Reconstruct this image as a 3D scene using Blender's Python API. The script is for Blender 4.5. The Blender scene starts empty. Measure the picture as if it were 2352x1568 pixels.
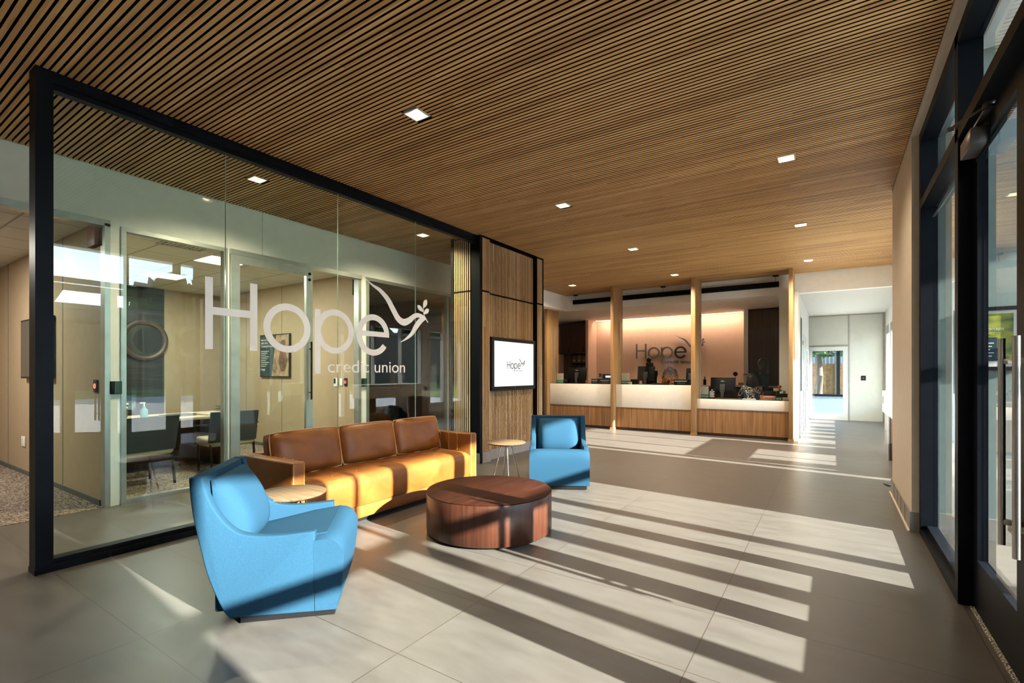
import bpy, bmesh, math, random
from mathutils import Vector, Matrix, Quaternion
random.seed(7)
S = bpy.context.scene
COL = S.collection
PI = math.pi
R = math.radians

# ---------------------------------------------------------------- camera
cam_d = bpy.data.cameras.new('camera')
cam = bpy.data.objects.new('camera', cam_d)
COL.objects.link(cam)
cam_d.sensor_width = 36.0
cam_d.lens = 1112.3 / 2352 * 36.0
cam_d.shift_y = (856 - 784) / 2352
cam_d.clip_start = 0.05
cam_d.clip_end = 400
cam.location = (0, 0, 1.35)
cam.rotation_euler = (PI / 2, 0, 0.5849)
S.camera = cam

# ---------------------------------------------------------------- world, sun, exposure
w = bpy.data.worlds.new('sky_world')
S.world = w
w.use_nodes = True
wn = w.node_tree
wn.nodes.clear()
wo = wn.nodes.new('ShaderNodeOutputWorld')
wb = wn.nodes.new('ShaderNodeBackground')
ws = wn.nodes.new('ShaderNodeTexSky')
ws.sky_type = 'NISHITA'
ws.sun_disc = False
ws.sun_elevation = R(28)
ws.sun_rotation = R(95.6)
ws.air_density = 1.0
ws.dust_density = 0.25
ws.ozone_density = 1.0
wb.inputs['Strength'].default_value = 1.12
wn.links.new(ws.outputs[0], wb.inputs[0])
wn.links.new(wb.outputs[0], wo.inputs[0])

SUN_DIR = Vector((-1.0, 0.098, -0.38)).normalized()
sd = bpy.data.lights.new('sun', 'SUN')
sun = bpy.data.objects.new('sun', sd)
COL.objects.link(sun)
sd.energy = 23.5
sd.angle = R(0.53)
sd.color = (1.0, 0.96, 0.86)
sun.rotation_euler = SUN_DIR.to_track_quat('-Z', 'Y').to_euler()
sun.location = (40, -4, 16)

vs = S.view_settings
vs.view_transform = 'Standard'
vs.look = 'None'
vs.exposure = 1.28
vs.gamma = 1.0
vs.use_curve_mapping = False
cy = S.cycles
cy.max_bounces = 14
cy.diffuse_bounces = 6
cy.glossy_bounces = 5
cy.transmission_bounces = 8
cy.transparent_max_bounces = 24
cy.sample_clamp_indirect = 6.0
cy.caustics_reflective = False
cy.caustics_refractive = False
cy.blur_glossy = 0.5

# ---------------------------------------------------------------- materials
MATS = {}


def new_mat(name):
    m = bpy.data.materials.new(name)
    m.use_nodes = True
    nt = m.node_tree
    for n in list(nt.nodes):
        nt.nodes.remove(n)
    out = nt.nodes.new('ShaderNodeOutputMaterial')
    return m, nt, out


def pbr(nt, out, col=(.8, .8, .8), rough=.5, metal=0.0, spec=.5):
    b = nt.nodes.new('ShaderNodeBsdfPrincipled')
    b.inputs['Base Color'].default_value = (*col, 1)
    b.inputs['Roughness'].default_value = rough
    b.inputs['Metallic'].default_value = metal
    b.inputs['Specular IOR Level'].default_value = spec
    nt.links.new(b.outputs[0], out.inputs[0])
    return b


def noise_col(nt, b, c0, c1, scale=(8, 8, 8), detail=4, pos=(.35, .65), coord='Object', dist=0.0):
    tc = nt.nodes.new('ShaderNodeTexCoord')
    mp = nt.nodes.new('ShaderNodeMapping')
    mp.inputs['Scale'].default_value = scale
    nz = nt.nodes.new('ShaderNodeTexNoise')
    nz.inputs['Scale'].default_value = 1.0
    nz.inputs['Detail'].default_value = detail
    nz.inputs['Distortion'].default_value = dist
    cr = nt.nodes.new('ShaderNodeValToRGB')
    cr.color_ramp.elements[0].position = pos[0]
    cr.color_ramp.elements[1].position = pos[1]
    cr.color_ramp.elements[0].color = (*c0, 1)
    cr.color_ramp.elements[1].color = (*c1, 1)
    nt.links.new(tc.outputs[coord], mp.inputs[0])
    nt.links.new(mp.outputs[0], nz.inputs['Vector'])
    nt.links.new(nz.outputs['Fac'], cr.inputs[0])
    nt.links.new(cr.outputs[0], b.inputs['Base Color'])
    return tc, mp, nz, cr


def bump(nt, b, src, strength=.1, dist=.01):
    bp = nt.nodes.new('ShaderNodeBump')
    bp.inputs['Strength'].default_value = strength
    bp.inputs['Distance'].default_value = dist
    nt.links.new(src, bp.inputs['Height'])
    nt.links.new(bp.outputs[0], b.inputs['Normal'])


def flat(name, col, rough=.5, metal=0.0, spec=.5, var=.06):
    if name in MATS:
        return MATS[name]
    m, nt, out = new_mat(name)
    b = pbr(nt, out, col, rough, metal, spec)
    c0 = tuple(max(0, c * (1 - var)) for c in col)
    c1 = tuple(min(1, c * (1 + var)) for c in col)
    noise_col(nt, b, c0, c1, (9, 9, 9), 3)
    MATS[name] = m
    return m


def woodmat(name, c0, c1, scale, rough=.45, spec=.4, bumps=.05, dist=.3):
    m, nt, out = new_mat(name)
    b = pbr(nt, out, c0, rough, 0, spec)
    tc, mp, nz, cr = noise_col(nt, b, c0, c1, scale, 6, (.3, .7), dist=dist)
    bump(nt, b, nz.outputs['Fac'], bumps, .002)
    MATS[name] = m
    return m


def emit(name, col, strength):
    m, nt, out = new_mat(name)
    e = nt.nodes.new('ShaderNodeEmission')
    e.inputs[0].default_value = (*col, 1)
    e.inputs[1].default_value = strength
    nt.links.new(e.outputs[0], out.inputs[0])
    MATS[name] = m
    return m


def glassmat(name, tint, ior=1.5, rough=0.0, gain=1.0):
    m, nt, out = new_mat(name)
    t = nt.nodes.new('ShaderNodeBsdfTransparent')
    t.inputs[0].default_value = (*tint, 1)
    g = nt.nodes.new('ShaderNodeBsdfGlossy')
    g.inputs['Roughness'].default_value = rough
    g.inputs[0].default_value = (1, 1, 1, 1)
    f = nt.nodes.new('ShaderNodeFresnel')
    f.inputs[0].default_value = ior
    mu = nt.nodes.new('ShaderNodeMath')
    mu.operation = 'MULTIPLY'
    mu.use_clamp = True
    mu.inputs[1].default_value = gain
    mx = nt.nodes.new('ShaderNodeMixShader')
    # both faces of a pane count from outside: use the facing normal so the back face is not total reflection
    ge = nt.nodes.new('ShaderNodeNewGeometry')
    iv = nt.nodes.new('ShaderNodeMath')
    iv.operation = 'SUBTRACT'
    iv.inputs[0].default_value = 1.0
    nt.links.new(ge.outputs['Backfacing'], iv.inputs[1])
    m2 = nt.nodes.new('ShaderNodeMath')
    m2.operation = 'MULTIPLY'
    nt.links.new(f.outputs[0], mu.inputs[0])
    nt.links.new(mu.outputs[0], m2.inputs[0])
    nt.links.new(iv.outputs[0], m2.inputs[1])
    nt.links.new(m2.outputs[0], mx.inputs[0])
    nt.links.new(t.outputs[0], mx.inputs[1])
    nt.links.new(g.outputs[0], mx.inputs[2])
    nt.links.new(mx.outputs[0], out.inputs[0])
    MATS[name] = m
    return m


def mathn(nt, op, a, b=None):
    n = nt.nodes.new('ShaderNodeMath')
    n.operation = op
    for i, v in enumerate((a, b)):
        if v is None:
            continue
        if isinstance(v, (int, float)):
            n.inputs[i].default_value = v
        else:
            nt.links.new(v, n.inputs[i])
    return n.outputs[0]


def tile_floor():
    m, nt, out = new_mat('porcelain_tile')
    b = pbr(nt, out, (.45, .42, .38), .3, 0, .36)
    tc = nt.nodes.new('ShaderNodeTexCoord')
    sp = nt.nodes.new('ShaderNodeSeparateXYZ')
    nt.links.new(tc.outputs['Object'], sp.inputs[0])
    x = mathn(nt, 'DIVIDE', mathn(nt, 'SUBTRACT', sp.outputs[0], -0.559), 1.19)
    y = mathn(nt, 'DIVIDE', mathn(nt, 'SUBTRACT', sp.outputs[1], 5.977), 0.62)
    fx, fy = mathn(nt, 'FRACT', x), mathn(nt, 'FRACT', y)
    ix, iy = mathn(nt, 'FLOOR', x), mathn(nt, 'FLOOR', y)
    lx = mathn(nt, 'LESS_THAN', fx, 0.0042)
    ly = mathn(nt, 'LESS_THAN', fy, 0.0075)
    line = mathn(nt, 'MAXIMUM', lx, ly)
    cb = nt.nodes.new('ShaderNodeCombineXYZ')
    nt.links.new(ix, cb.inputs[0])
    nt.links.new(iy, cb.inputs[1])
    wnz = nt.nodes.new('ShaderNodeTexWhiteNoise')
    nt.links.new(cb.outputs[0], wnz.inputs['Vector'])
    add = nt.nodes.new('ShaderNodeVectorMath')
    add.operation = 'MULTIPLY_ADD'
    add.inputs[1].default_value = (7, 7, 7)
    nt.links.new(wnz.outputs['Color'], add.inputs[0])
    nt.links.new(tc.outputs['Object'], add.inputs[2])
    mp = nt.nodes.new('ShaderNodeMapping')
    mp.inputs['Scale'].default_value = (2.2, 7, 1)
    mp.inputs['Rotation'].default_value = (0, 0, .25)
    nt.links.new(add.outputs[0], mp.inputs[0])
    nz = nt.nodes.new('ShaderNodeTexNoise')
    nz.inputs['Scale'].default_value = 1.6
    nz.inputs['Detail'].default_value = 9
    nz.inputs['Roughness'].default_value = .62
    nt.links.new(mp.outputs[0], nz.inputs['Vector'])
    cr = nt.nodes.new('ShaderNodeValToRGB')
    cr.color_ramp.elements[0].position = .3
    cr.color_ramp.elements[1].position = .72
    cr.color_ramp.elements[0].color = (.082, .0725, .065, 1)
    cr.color_ramp.elements[1].color = (.108, .0995, .091, 1)
    nt.links.new(nz.outputs['Fac'], cr.inputs[0])
    mx = nt.nodes.new('ShaderNodeMix')
    mx.data_type = 'RGBA'
    mx.inputs['B'].default_value = (.05, .038, .03, 1)
    nt.links.new(line, mx.inputs['Factor'])
    nt.links.new(cr.outputs[0], mx.inputs['A'])
    nt.links.new(mx.outputs['Result'], b.inputs['Base Color'])
    rr = mathn(nt, 'MULTIPLY_ADD', nz.outputs['Fac'], .2)
    nt.nodes[-1].inputs[2].default_value = .27
    nt.links.new(rr, b.inputs['Roughness'])
    hh = mathn(nt, 'SUBTRACT', nz.outputs['Fac'], mathn(nt, 'MULTIPLY', line, 1.5))
    bump(nt, b, hh, .12, .004)
    MATS['tile'] = m
    return m


def slatmat(name, axis_len, pitch, seg, cols, along=0, across=1, rough=.5, face=2):
    """wood slats: each slat and each length of it has its own tone, with grain along it"""
    m, nt, out = new_mat(name)
    b = pbr(nt, out, cols[0], rough, 0, .35)
    tc = nt.nodes.new('ShaderNodeTexCoord')
    sp = nt.nodes.new('ShaderNodeSeparateXYZ')
    nt.links.new(tc.outputs['Object'], sp.inputs[0])
    ia = mathn(nt, 'FLOOR', mathn(nt, 'DIVIDE', sp.outputs[across], pitch))
    w1 = nt.nodes.new('ShaderNodeTexWhiteNoise')
    w1.noise_dimensions = '1D'
    nt.links.new(ia, w1.inputs['W'])
    off = mathn(nt, 'MULTIPLY', w1.outputs['Value'], seg * 3)
    il = mathn(nt, 'FLOOR', mathn(nt, 'DIVIDE', mathn(nt, 'ADD', sp.outputs[along], off), seg))
    cb = nt.nodes.new('ShaderNodeCombineXYZ')
    nt.links.new(ia, cb.inputs[0])
    nt.links.new(il, cb.inputs[1])
    w2 = nt.nodes.new('ShaderNodeTexWhiteNoise')
    nt.links.new(cb.outputs[0], w2.inputs['Vector'])
    mp = nt.nodes.new('ShaderNodeMapping')
    sc = [60, 60, 60]
    sc[along] = 3.0
    mp.inputs['Scale'].default_value = sc
    nt.links.new(tc.outputs['Object'], mp.inputs[0])
    nz = nt.nodes.new('ShaderNodeTexNoise')
    nz.inputs['Scale'].default_value = 1
    nz.inputs['Detail'].default_value = 4
    nt.links.new(mp.outputs[0], nz.inputs['Vector'])
    # broad patches: neighbouring boards from one batch share a tone
    mp2 = nt.nodes.new('ShaderNodeMapping')
    s2 = [.9, .9, .9]
    s2[along] = .45
    mp2.inputs['Scale'].default_value = s2
    nt.links.new(tc.outputs['Object'], mp2.inputs[0])
    n2 = nt.nodes.new('ShaderNodeTexNoise')
    n2.inputs['Scale'].default_value = 1.3
    n2.inputs['Detail'].default_value = 2
    nt.links.new(mp2.outputs[0], n2.inputs['Vector'])
    t1 = mathn(nt, 'MULTIPLY', w2.outputs['Value'], .48)
    t2 = mathn(nt, 'MULTIPLY', nz.outputs['Fac'], .35)
    t3 = mathn(nt, 'MULTIPLY', n2.outputs['Fac'], .3)
    t = mathn(nt, 'ADD', mathn(nt, 'ADD', t1, t2), t3)
    cr = nt.nodes.new('ShaderNodeValToRGB')
    cr.color_ramp.elements[0].position = .15
    cr.color_ramp.elements[1].position = .95
    cr.color_ramp.elements[0].color = (*cols[0], 1)
    cr.color_ramp.elements[1].color = (*cols[2], 1)
    e = cr.color_ramp.elements.new(.55)
    e.color = (*cols[1], 1)
    nt.links.new(t, cr.inputs[0])
    # the faces are veneered; side colour goes near black for shade in the gaps
    ge = nt.nodes.new('ShaderNodeNewGeometry')
    sn = nt.nodes.new('ShaderNodeSeparateXYZ')
    nt.links.new(ge.outputs['True Normal'], sn.inputs[0])
    fc = mathn(nt, 'GREATER_THAN', mathn(nt, 'ABSOLUTE', sn.outputs[face]), .5)
    mx = nt.nodes.new('ShaderNodeMix')
    mx.data_type = 'RGBA'
    mx.inputs['A'].default_value = (.014, .009, .006, 1)
    nt.links.new(fc, mx.inputs['Factor'])
    nt.links.new(cr.outputs[0], mx.inputs['B'])
    nt.links.new(mx.outputs['Result'], b.inputs['Base Color'])
    MATS[name] = m
    return m


def fabric(name, c0, c1, rough=.85):
    m, nt, out = new_mat(name)
    b = pbr(nt, out, c0, rough, 0, .06)
    b.inputs['Sheen Weight'].default_value = .0
    tc, mp, nz, cr = noise_col(nt, b, c0, c1, (420, 900, 420), 3, (.25, .75))
    n2 = nt.nodes.new('ShaderNodeTexNoise')
    n2.inputs['Scale'].default_value = 420
    nt.links.new(tc.outputs['Object'], n2.inputs['Vector'])
    bump(nt, b, n2.outputs['Fac'], .25, .002)
    MATS[name] = m
    return m


def leather(name, c0, c1, rough=.42):
    m, nt, out = new_mat(name)
    b = pbr(nt, out, c0, rough, 0, .28)
    tc, mp, nz, cr = noise_col(nt, b, c0, c1, (3.2, 3.2, 4.5), 5, (.3, .72), dist=.6)
    n2 = nt.nodes.new('ShaderNodeTexVoronoi')
    n2.inputs['Scale'].default_value = 260
    nt.links.new(tc.outputs['Object'], n2.inputs['Vector'])
    n3 = nt.nodes.new('ShaderNodeTexNoise')
    n3.inputs['Scale'].default_value = 9
    n3.inputs['Detail'].default_value = 3
    nt.links.new(tc.outputs['Object'], n3.inputs['Vector'])
    hh = mathn(nt, 'MULTIPLY_ADD', n2.outputs['Distance'], .12)
    nt.nodes[-1].inputs[2].default_value = 0
    h2 = mathn(nt, 'ADD', hh, mathn(nt, 'MULTIPLY', n3.outputs['Fac'], 1.0))
    bump(nt, b, h2, .22, .012)
    MATS[name] = m
    return m


def carpetmat():
    m, nt, out = new_mat('carpet_tile')
    b = pbr(nt, out, (.2, .18, .16), .95, 0, .1)
    tc, mp, nz, cr = noise_col(nt, b, (.09, .072, .06), (.36, .29, .23), (20, 55, 20), 6, (.40, .62), dist=1.2)
    bump(nt, b, nz.outputs['Fac'], .4, .01)
    MATS['carpet'] = m
    return m


def acoustic():
    m, nt, out = new_mat('acoustic_tile')
    b = pbr(nt, out, (.7, .68, .63), .9, 0, .1)
    tc = nt.nodes.new('ShaderNodeTexCoord')
    sp = nt.nodes.new('ShaderNodeSeparateXYZ')
    nt.links.new(tc.outputs['Object'], sp.inputs[0])
    fx = mathn(nt, 'FRACT', mathn(nt, 'DIVIDE', mathn(nt, 'ADD', sp.outputs[0], 20.1), .61))
    fy = mathn(nt, 'FRACT', mathn(nt, 'DIVIDE', mathn(nt, 'ADD', sp.outputs[1], 20.06), .61))
    ln = mathn(nt, 'MAXIMUM', mathn(nt, 'LESS_THAN', fx, .035), mathn(nt, 'LESS_THAN', fy, .035))
    mx = nt.nodes.new('ShaderNodeMix')
    mx.data_type = 'RGBA'
    mx.inputs['A'].default_value = (.68, .66, .6, 1)
    mx.inputs['B'].default_value = (.38, .37, .34, 1)
    nt.links.new(ln, mx.inputs['Factor'])
    nt.links.new(mx.outputs['Result'], b.inputs['Base Color'])
    MATS['acoustic'] = m
    return m


TILE = tile_floor()
CARPET = carpetmat()
ACOUSTIC = acoustic()
SLAT = slatmat('ceiling_slat_wood', 0, 0.0411, 1.9, ((.37, .19, .072), (.66, .375, .145), (.86, .55, .24)), 0, 1)
SLATV = slatmat('wall_slat_wood', 0, 0.041, 2.4, ((.33, .18, .08), (.58, .37, .17), (.80, .58, .32)), 2, 1, .5, 0)
SLATVX = slatmat('wall_slat_wood_end', 0, 0.041, 2.4, ((.33, .18, .08), (.58, .37, .17), (.80, .58, .32)), 2, 0, .5, 1)
BLACKBACK = flat('black_backing', (.006, .006, .006), .9, 0, .1)
BLACK = flat('black_anodised', (.004, .0055, .009), .45, .0, .1)
ALU = flat('clear_aluminium', (.50, .53, .52), .35, .75)
STEEL = flat('brushed_steel', (.42, .38, .34), .28, 1.0)
CHROME = flat('chrome', (.75, .75, .74), .12, 1.0)
WHITE = flat('white_paint', (.88, .88, .84), .6, 0, .3, .02)
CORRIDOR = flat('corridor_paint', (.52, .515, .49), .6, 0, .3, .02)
CREAM = flat('cream_paint', (.64, .56, .46), .6, 0, .3, .03)
GREY = flat('grey_cove_tile', (.27, .25, .23), .5, 0, .4)
TAN = flat('tan_vinyl_wall', (.42, .315, .205), .55, 0, .3, .03)
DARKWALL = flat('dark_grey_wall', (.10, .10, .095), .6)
PINKWALL = flat('teller_back_wall', (.78, .57, .45), .6, 0, .3, .02)
SOLID = flat('white_solid_surface', (.88, .84, .77), .25, 0, .5, .02)
FIN = woodmat('fin_oak', (.30, .17, .07), (.46, .28, .125), (22, 22, 1.6))
VENEER = woodmat('counter_walnut_veneer', (.20, .10, .042), (.40, .215, .095), (34, 34, 1.1))
DARKWOOD = woodmat('dark_wood', (.045, .026, .02), (.085, .05, .036), (30, 30, 1.3))
ACCENT = woodmat('smoked_plank', (.012, .011, .01), (.035, .03, .026), (2, 2, 30))
WALNUT_SIDE = woodmat('mahogany_side', (.028, .0088, .005), (.064, .0205, .0105), (46, 46, 1.4), .38, .3)
WALNUT_TOP = woodmat('mahogany_top', (.017, .0046, .0025), (.036, .0105, .0052), (30, 2.4, 30), .55, .05)
OAKTOP = woodmat('zebra_oak_top', (.065, .036, .018), (.17, .112, .064), (2.2, 60, 60), .5, .2)
DESKTOP = flat('beige_laminate', (.5, .42, .31), .4)
BLUE = fabric('blue_linen', (.0085, .038, .073), (.0195, .056, .098))
GREYFAB = fabric('slate_fabric', (.03, .045, .055), (.06, .08, .09))
BEIGEFAB = fabric('beige_fabric', (.35, .29, .20), (.45, .38, .28))
LEATHER = leather('cognac_leather', (.142, .043, .0068), (.235, .081, .0165))
PIPING = flat('pale_piping', (.42, .22, .09), .5)
STITCH = flat('tan_stitch', (.55, .28, .09), .6)
GLASS = glassmat('green_tinted_glass', (.885, .955, .92), 1.52, 0, 1.2)
CLEAR = glassmat('clear_glass', (.97, .985, .98), 1.5, 0, 1.6)
TELLERGLASS = glassmat('teller_glass', (.975, .985, .98), 1.5, 0, .7)
OFFGLASS = glassmat('office_glass', (.94, .965, .95), 1.5, 0, 1.2)
GLASSEDGE = flat('glass_edge', (.35, .55, .50), .15, 0, .6)
VINYL = flat('white_vinyl', (.95, .95, .94), .6, 0, .2, .01)
PLASTIC = flat('black_plastic', (.006, .006, .007), .45, 0, .22)
DKGREY = flat('dark_grey_plastic', (.05, .05, .055), .45)
SCREEN = emit('lit_white_screen', (1.0, 1.0, 1.0), .46)
PRINTGREY = flat('print_grey', (.14, .14, .15), .7, 0, .1)
PRINTTEAL = flat('print_teal', (.05, .35, .42), .7)
PAPER = flat('white_paper', (.75, .74, .70), .7)
NAVY = flat('poster_navy', (.012, .04, .055), .5)
GREENP = flat('sign_green', (.01, .16, .10), .45)
LETTER_METAL = flat('sign_metal', (.30, .29, .27), .35, .6)
LETTER_DARK = flat('sign_dark_metal', (.05, .05, .055), .4, .5)
LAMP = emit('downlight_glow', (1.0, .80, .52), 26.0)
REFLECTOR = flat('warm_reflector', (.80, .66, .46), .3, .3)
TRIMW = flat('downlight_trim', (.72, .66, .56), .5)
PANEL = emit('panel_light_glow', (1.0, .95, .84), 7.0)
COVE = emit('cove_glow', (1.0, .72, .50), 3.0)
SKIN = flat('brown_skin', (.20, .10, .06), .5)
SKIND = flat('dark_skin', (.09, .045, .03), .5)
HAIRB = flat('black_hair', (.006, .005, .005), .35)
GRASS = flat('grass', (.10, .17, .03), .9, 0, .1, .3)
CONCRETE = flat('concrete', (.50, .48, .44), .8, 0, .2)
ASPHALT = flat('asphalt', (.20, .20, .20), .9, 0, .2)
LEAVES = flat('tree_leaves', (.03, .065, .018), .8, 0, .2, .5)
BARK = flat('bark', (.07, .05, .04), .9)
RED = flat('red_plastic', (.55, .02, .02), .4)
GREENLEAF = flat('leaf_green', (.02, .07, .02), .5)


# ---------------------------------------------------------------- mesh helpers
class MB:
    def __init__(self):
        self.bm = bmesh.new()

    def box(self, a, b, bev=0.0, seg=2, M=None):
        x0, x1 = sorted((a[0], b[0])); y0, y1 = sorted((a[1], b[1])); z0, z1 = sorted((a[2], b[2]))
        r = bmesh.ops.create_cube(self.bm, size=1.0)
        vv = r['verts']
        for v in vv:
            v.co = Vector(((v.co.x + .5) * (x1 - x0) + x0, (v.co.y + .5) * (y1 - y0) + y0, (v.co.z + .5) * (z1 - z0) + z0))
        if bev > 0:
            ee = list({e for v in vv for e in v.link_edges})
            rr = bmesh.ops.bevel(self.bm, geom=ee, offset=bev, segments=seg, profile=.5, affect='EDGES')
            vv = list({v for f in rr['faces'] for v in f.verts} | {v for v in vv if v.is_valid})
        if M is not None:
            bmesh.ops.transform(self.bm, matrix=M, verts=[v for v in vv if v.is_valid])
        return self

    def quad(self, pts):
        self.bm.faces.new([self.bm.verts.new(p) for p in pts])
        return self

    def prism(self, pts, vec, bev=0.0, seg=2):
        """closed polygon pts (3d) pushed along vec"""
        vec = Vector(vec)
        a = [self.bm.verts.new(p) for p in pts]
        b = [self.bm.verts.new(Vector(p) + vec) for p in pts]
        n = len(pts)
        fs = [self.bm.faces.new(a), self.bm.faces.new(list(reversed(b)))]
        for i in range(n):
            fs.append(self.bm.faces.new((a[(i + 1) % n], a[i], b[i], b[(i + 1) % n])))
        bmesh.ops.recalc_face_normals(self.bm, faces=fs)
        if bev > 0:
            ee = list(set(fs[0].edges) | set(fs[1].edges))
            bmesh.ops.bevel(self.bm, geom=ee, offset=bev, segments=seg, profile=.5, affect='EDGES')
        return self

    def lathe(self, prof, n=48, M=None):
        rings = []
        new = []
        for r, z in prof:
            if r < 1e-6:
                v = self.bm.verts.new((0, 0, z)); rings.append([v]); new.append(v)
            else:
                ring = [self.bm.verts.new((r * math.cos(2 * PI * i / n), r * math.sin(2 * PI * i / n), z)) for i in range(n)]
                rings.append(ring); new += ring
        for A, B in zip(rings, rings[1:]):
            for i in range(n):
                j = (i + 1) % n
                if len(A) == 1 and len(B) == 1:
                    continue
                if len(A) == 1:
                    self.bm.faces.new((A[0], B[j], B[i]))
                elif len(B) == 1:
                    self.bm.faces.new((A[i], A[j], B[0]))
                else:
                    self.bm.faces.new((A[i], A[j], B[j], B[i]))
        if M is not None:
            bmesh.ops.transform(self.bm, matrix=M, verts=new)
        return self

    def cyl(self, p0, p1, r0, r1=None, n=16):
        r1 = r0 if r1 is None else r1
        p0, p1 = Vector(p0), Vector(p1)
        d = p1 - p0
        q = d.to_track_quat('Z', 'Y').to_matrix().to_4x4()
        M = Matrix.Translation(p0) @ q
        return self.lathe([(0, 0), (r0, 0), (r1, d.length), (0, d.length)], n, M)

    def tube(self, pts, r, n=8, closed=False, up=(0, 0, 1)):
        pts = [Vector(p) for p in pts]
        N = len(pts)
        rr = r if isinstance(r, (list, tuple)) else [r] * N
        rings = []
        up = Vector(up)
        for i, p in enumerate(pts):
            if closed:
                t = (pts[(i + 1) % N] - pts[i - 1]).normalized()
            else:
                t = (pts[min(i + 1, N - 1)] - pts[max(i - 1, 0)]).normalized()
            u = t.cross(up)
            if u.length < 1e-3:
                u = t.cross(Vector((1, 0, 0)))
            u.normalize()
            v = u.cross(t).normalized()
            rings.append([self.bm.verts.new(p + (u * math.cos(2 * PI * k / n) + v * math.sin(2 * PI * k / n)) * rr[i]) for k in range(n)])
        pr = list(zip(rings, rings[1:]))
        if closed:
            pr.append((rings[-1], rings[0]))
        for A, B in pr:
            for k in range(n):
                j = (k + 1) % n
                self.bm.faces.new((A[k], A[j], B[j], B[k]))
        if not closed:
            self.bm.faces.new(list(reversed(rings[0])))
            self.bm.faces.new(rings[-1])
        return self

    def loft(self, rings, cap=True):
        RR = [[self.bm.verts.new(p) for p in ring] for ring in rings]
        n = len(RR[0])
        for A, B in zip(RR, RR[1:]):
            for k in range(n):
                j = (k + 1) % n
                self.bm.faces.new((A[k], A[j], B[j], B[k]))
        if cap:
            self.bm.faces.new(list(reversed(RR[0])))
            self.bm.faces.new(RR[-1])
        return self

    def ball(self, c, r, sx=1, sy=1, sz=1, u=20, v=14, M=None):
        mat = Matrix.Translation(c) @ (M or Matrix.Identity(4)) @ Matrix.Diagonal((r * sx, r * sy, r * sz, 1))
        bmesh.ops.create_uvsphere(self.bm, u_segments=u, v_segments=v, radius=1, matrix=mat)
        return self

    def build(self, name, mat, parent=None, smooth=40, recalc=True):
        if recalc:
            bmesh.ops.recalc_face_normals(self.bm, faces=self.bm.faces)
        me = bpy.data.meshes.new(name)
        self.bm.to_mesh(me)
        self.bm.free()
        me.materials.append(mat)
        if smooth:
            me.polygons.foreach_set('use_smooth', [True] * len(me.polygons))
            me.set_sharp_from_angle(angle=R(smooth))
        o = bpy.data.objects.new(name, me)
        COL.objects.link(o)
        if parent:
            o.parent = parent
        return o


def tag(o, label=None, cat=None, group=None, kind=None):
    if label: o['label'] = label
    if cat: o['category'] = cat
    if group: o['group'] = group
    if kind: o['kind'] = kind
    return o


def empty(name, loc=(0, 0, 0), rz=0.0):
    o = bpy.data.objects.new(name, None)
    COL.objects.link(o)
    o.empty_display_size = .1
    o.location = loc
    o.rotation_euler = (0, 0, rz)
    return o


def thing(name, label, cat, loc=(0, 0, 0), rz=0.0, group=None, kind=None):
    return tag(empty(name, loc, rz), label, cat, group, kind)


def struct(name, mb, mat, label, cat, parent=None, smooth=0):
    o = mb.build(name, mat, parent, smooth)
    if parent is None:
        tag(o, label, cat, None, 'structure')
    return o


def copy_thing(o, loc, rz=None, label=None):
    c = o.copy(); COL.objects.link(c)
    c.location = loc
    if rz is not None: c.rotation_euler = (0, 0, rz)
    if label: c['label'] = label
    for ch in o.children:
        d = ch.copy(); COL.objects.link(d); d.parent = c
        for g in ch.children:
            e = g.copy(); COL.objects.link(e); e.parent = d
    return c


def text_mesh(name, body, size, mat, parent=None, M=Matrix.Identity(4), extrude=.0004, align='CENTER', spacing=1.0):
    cu = bpy.data.curves.new(name + '_curve', 'FONT')
    cu.body = body
    cu.size = size
    cu.extrude = extrude
    cu.align_x = align
    cu.align_y = 'CENTER'
    cu.space_character = spacing
    tmp = bpy.data.objects.new(name + '_tmp', cu)
    COL.objects.link(tmp)
    dg = bpy.context.evaluated_depsgraph_get()
    me = bpy.data.meshes.new_from_object(tmp.evaluated_get(dg))
    bpy.data.objects.remove(tmp)
    bpy.data.curves.remove(cu)
    me.transform(M)
    me.materials.clear()
    me.materials.append(mat)
    me.name = name
    o = bpy.data.objects.new(name, me)
    COL.objects.link(o)
    if parent: o.parent = parent
    return o


def plane_M(origin, right, up):
    r, u = Vector(right).normalized(), Vector(up).normalized()
    n = r.cross(u)
    M = Matrix.Identity(4)
    for i in range(3):
        M[i][0], M[i][1], M[i][2], M[i][3] = r[i], u[i], n[i], origin[i]
    return M


# ---------------------------------------------------------------- the logo: 2d shapes, metres on the glass, origin left foot of the H
def ring2(cx, cz, rox, roz, rix, riz, a0=0.0, a1=360.0, n=56):
    """list of quads (2d) of an elliptical ring"""
    out = []
    for i in range(n):
        t0, t1 = R(a0 + (a1 - a0) * i / n), R(a0 + (a1 - a0) * (i + 1) / n)
        P = lambda rx, rz, t: (cx + rx * math.cos(t), cz + rz * math.sin(t))
        out.append([P(rox, roz, t0), P(rox, roz, t1), P(rix, riz, t1), P(rix, riz, t0)])
    return out


def rect2(x0, z0, x1, z1):
    return [[(x0, z0), (x1, z0), (x1, z1), (x0, z1)]]


def catmull(pts, n=6):
    P = [pts[0]] + list(pts) + [pts[-1]]
    out = []
    for i in range(1, len(P) - 2):
        for k in range(n):
            t = k / n
            r = []
            for c in range(len(pts[0])):
                p0, p1, p2, p3 = P[i - 1][c], P[i][c], P[i + 1][c], P[i + 2][c]
                r.append(.5 * (2 * p1 + (p2 - p0) * t + (2 * p0 - 5 * p1 + 4 * p2 - p3) * t * t + (3 * p1 - p0 - 3 * p2 + p3) * t ** 3))
            out.append(tuple(r))
    out.append(tuple(pts[-1]))
    return out


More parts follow.
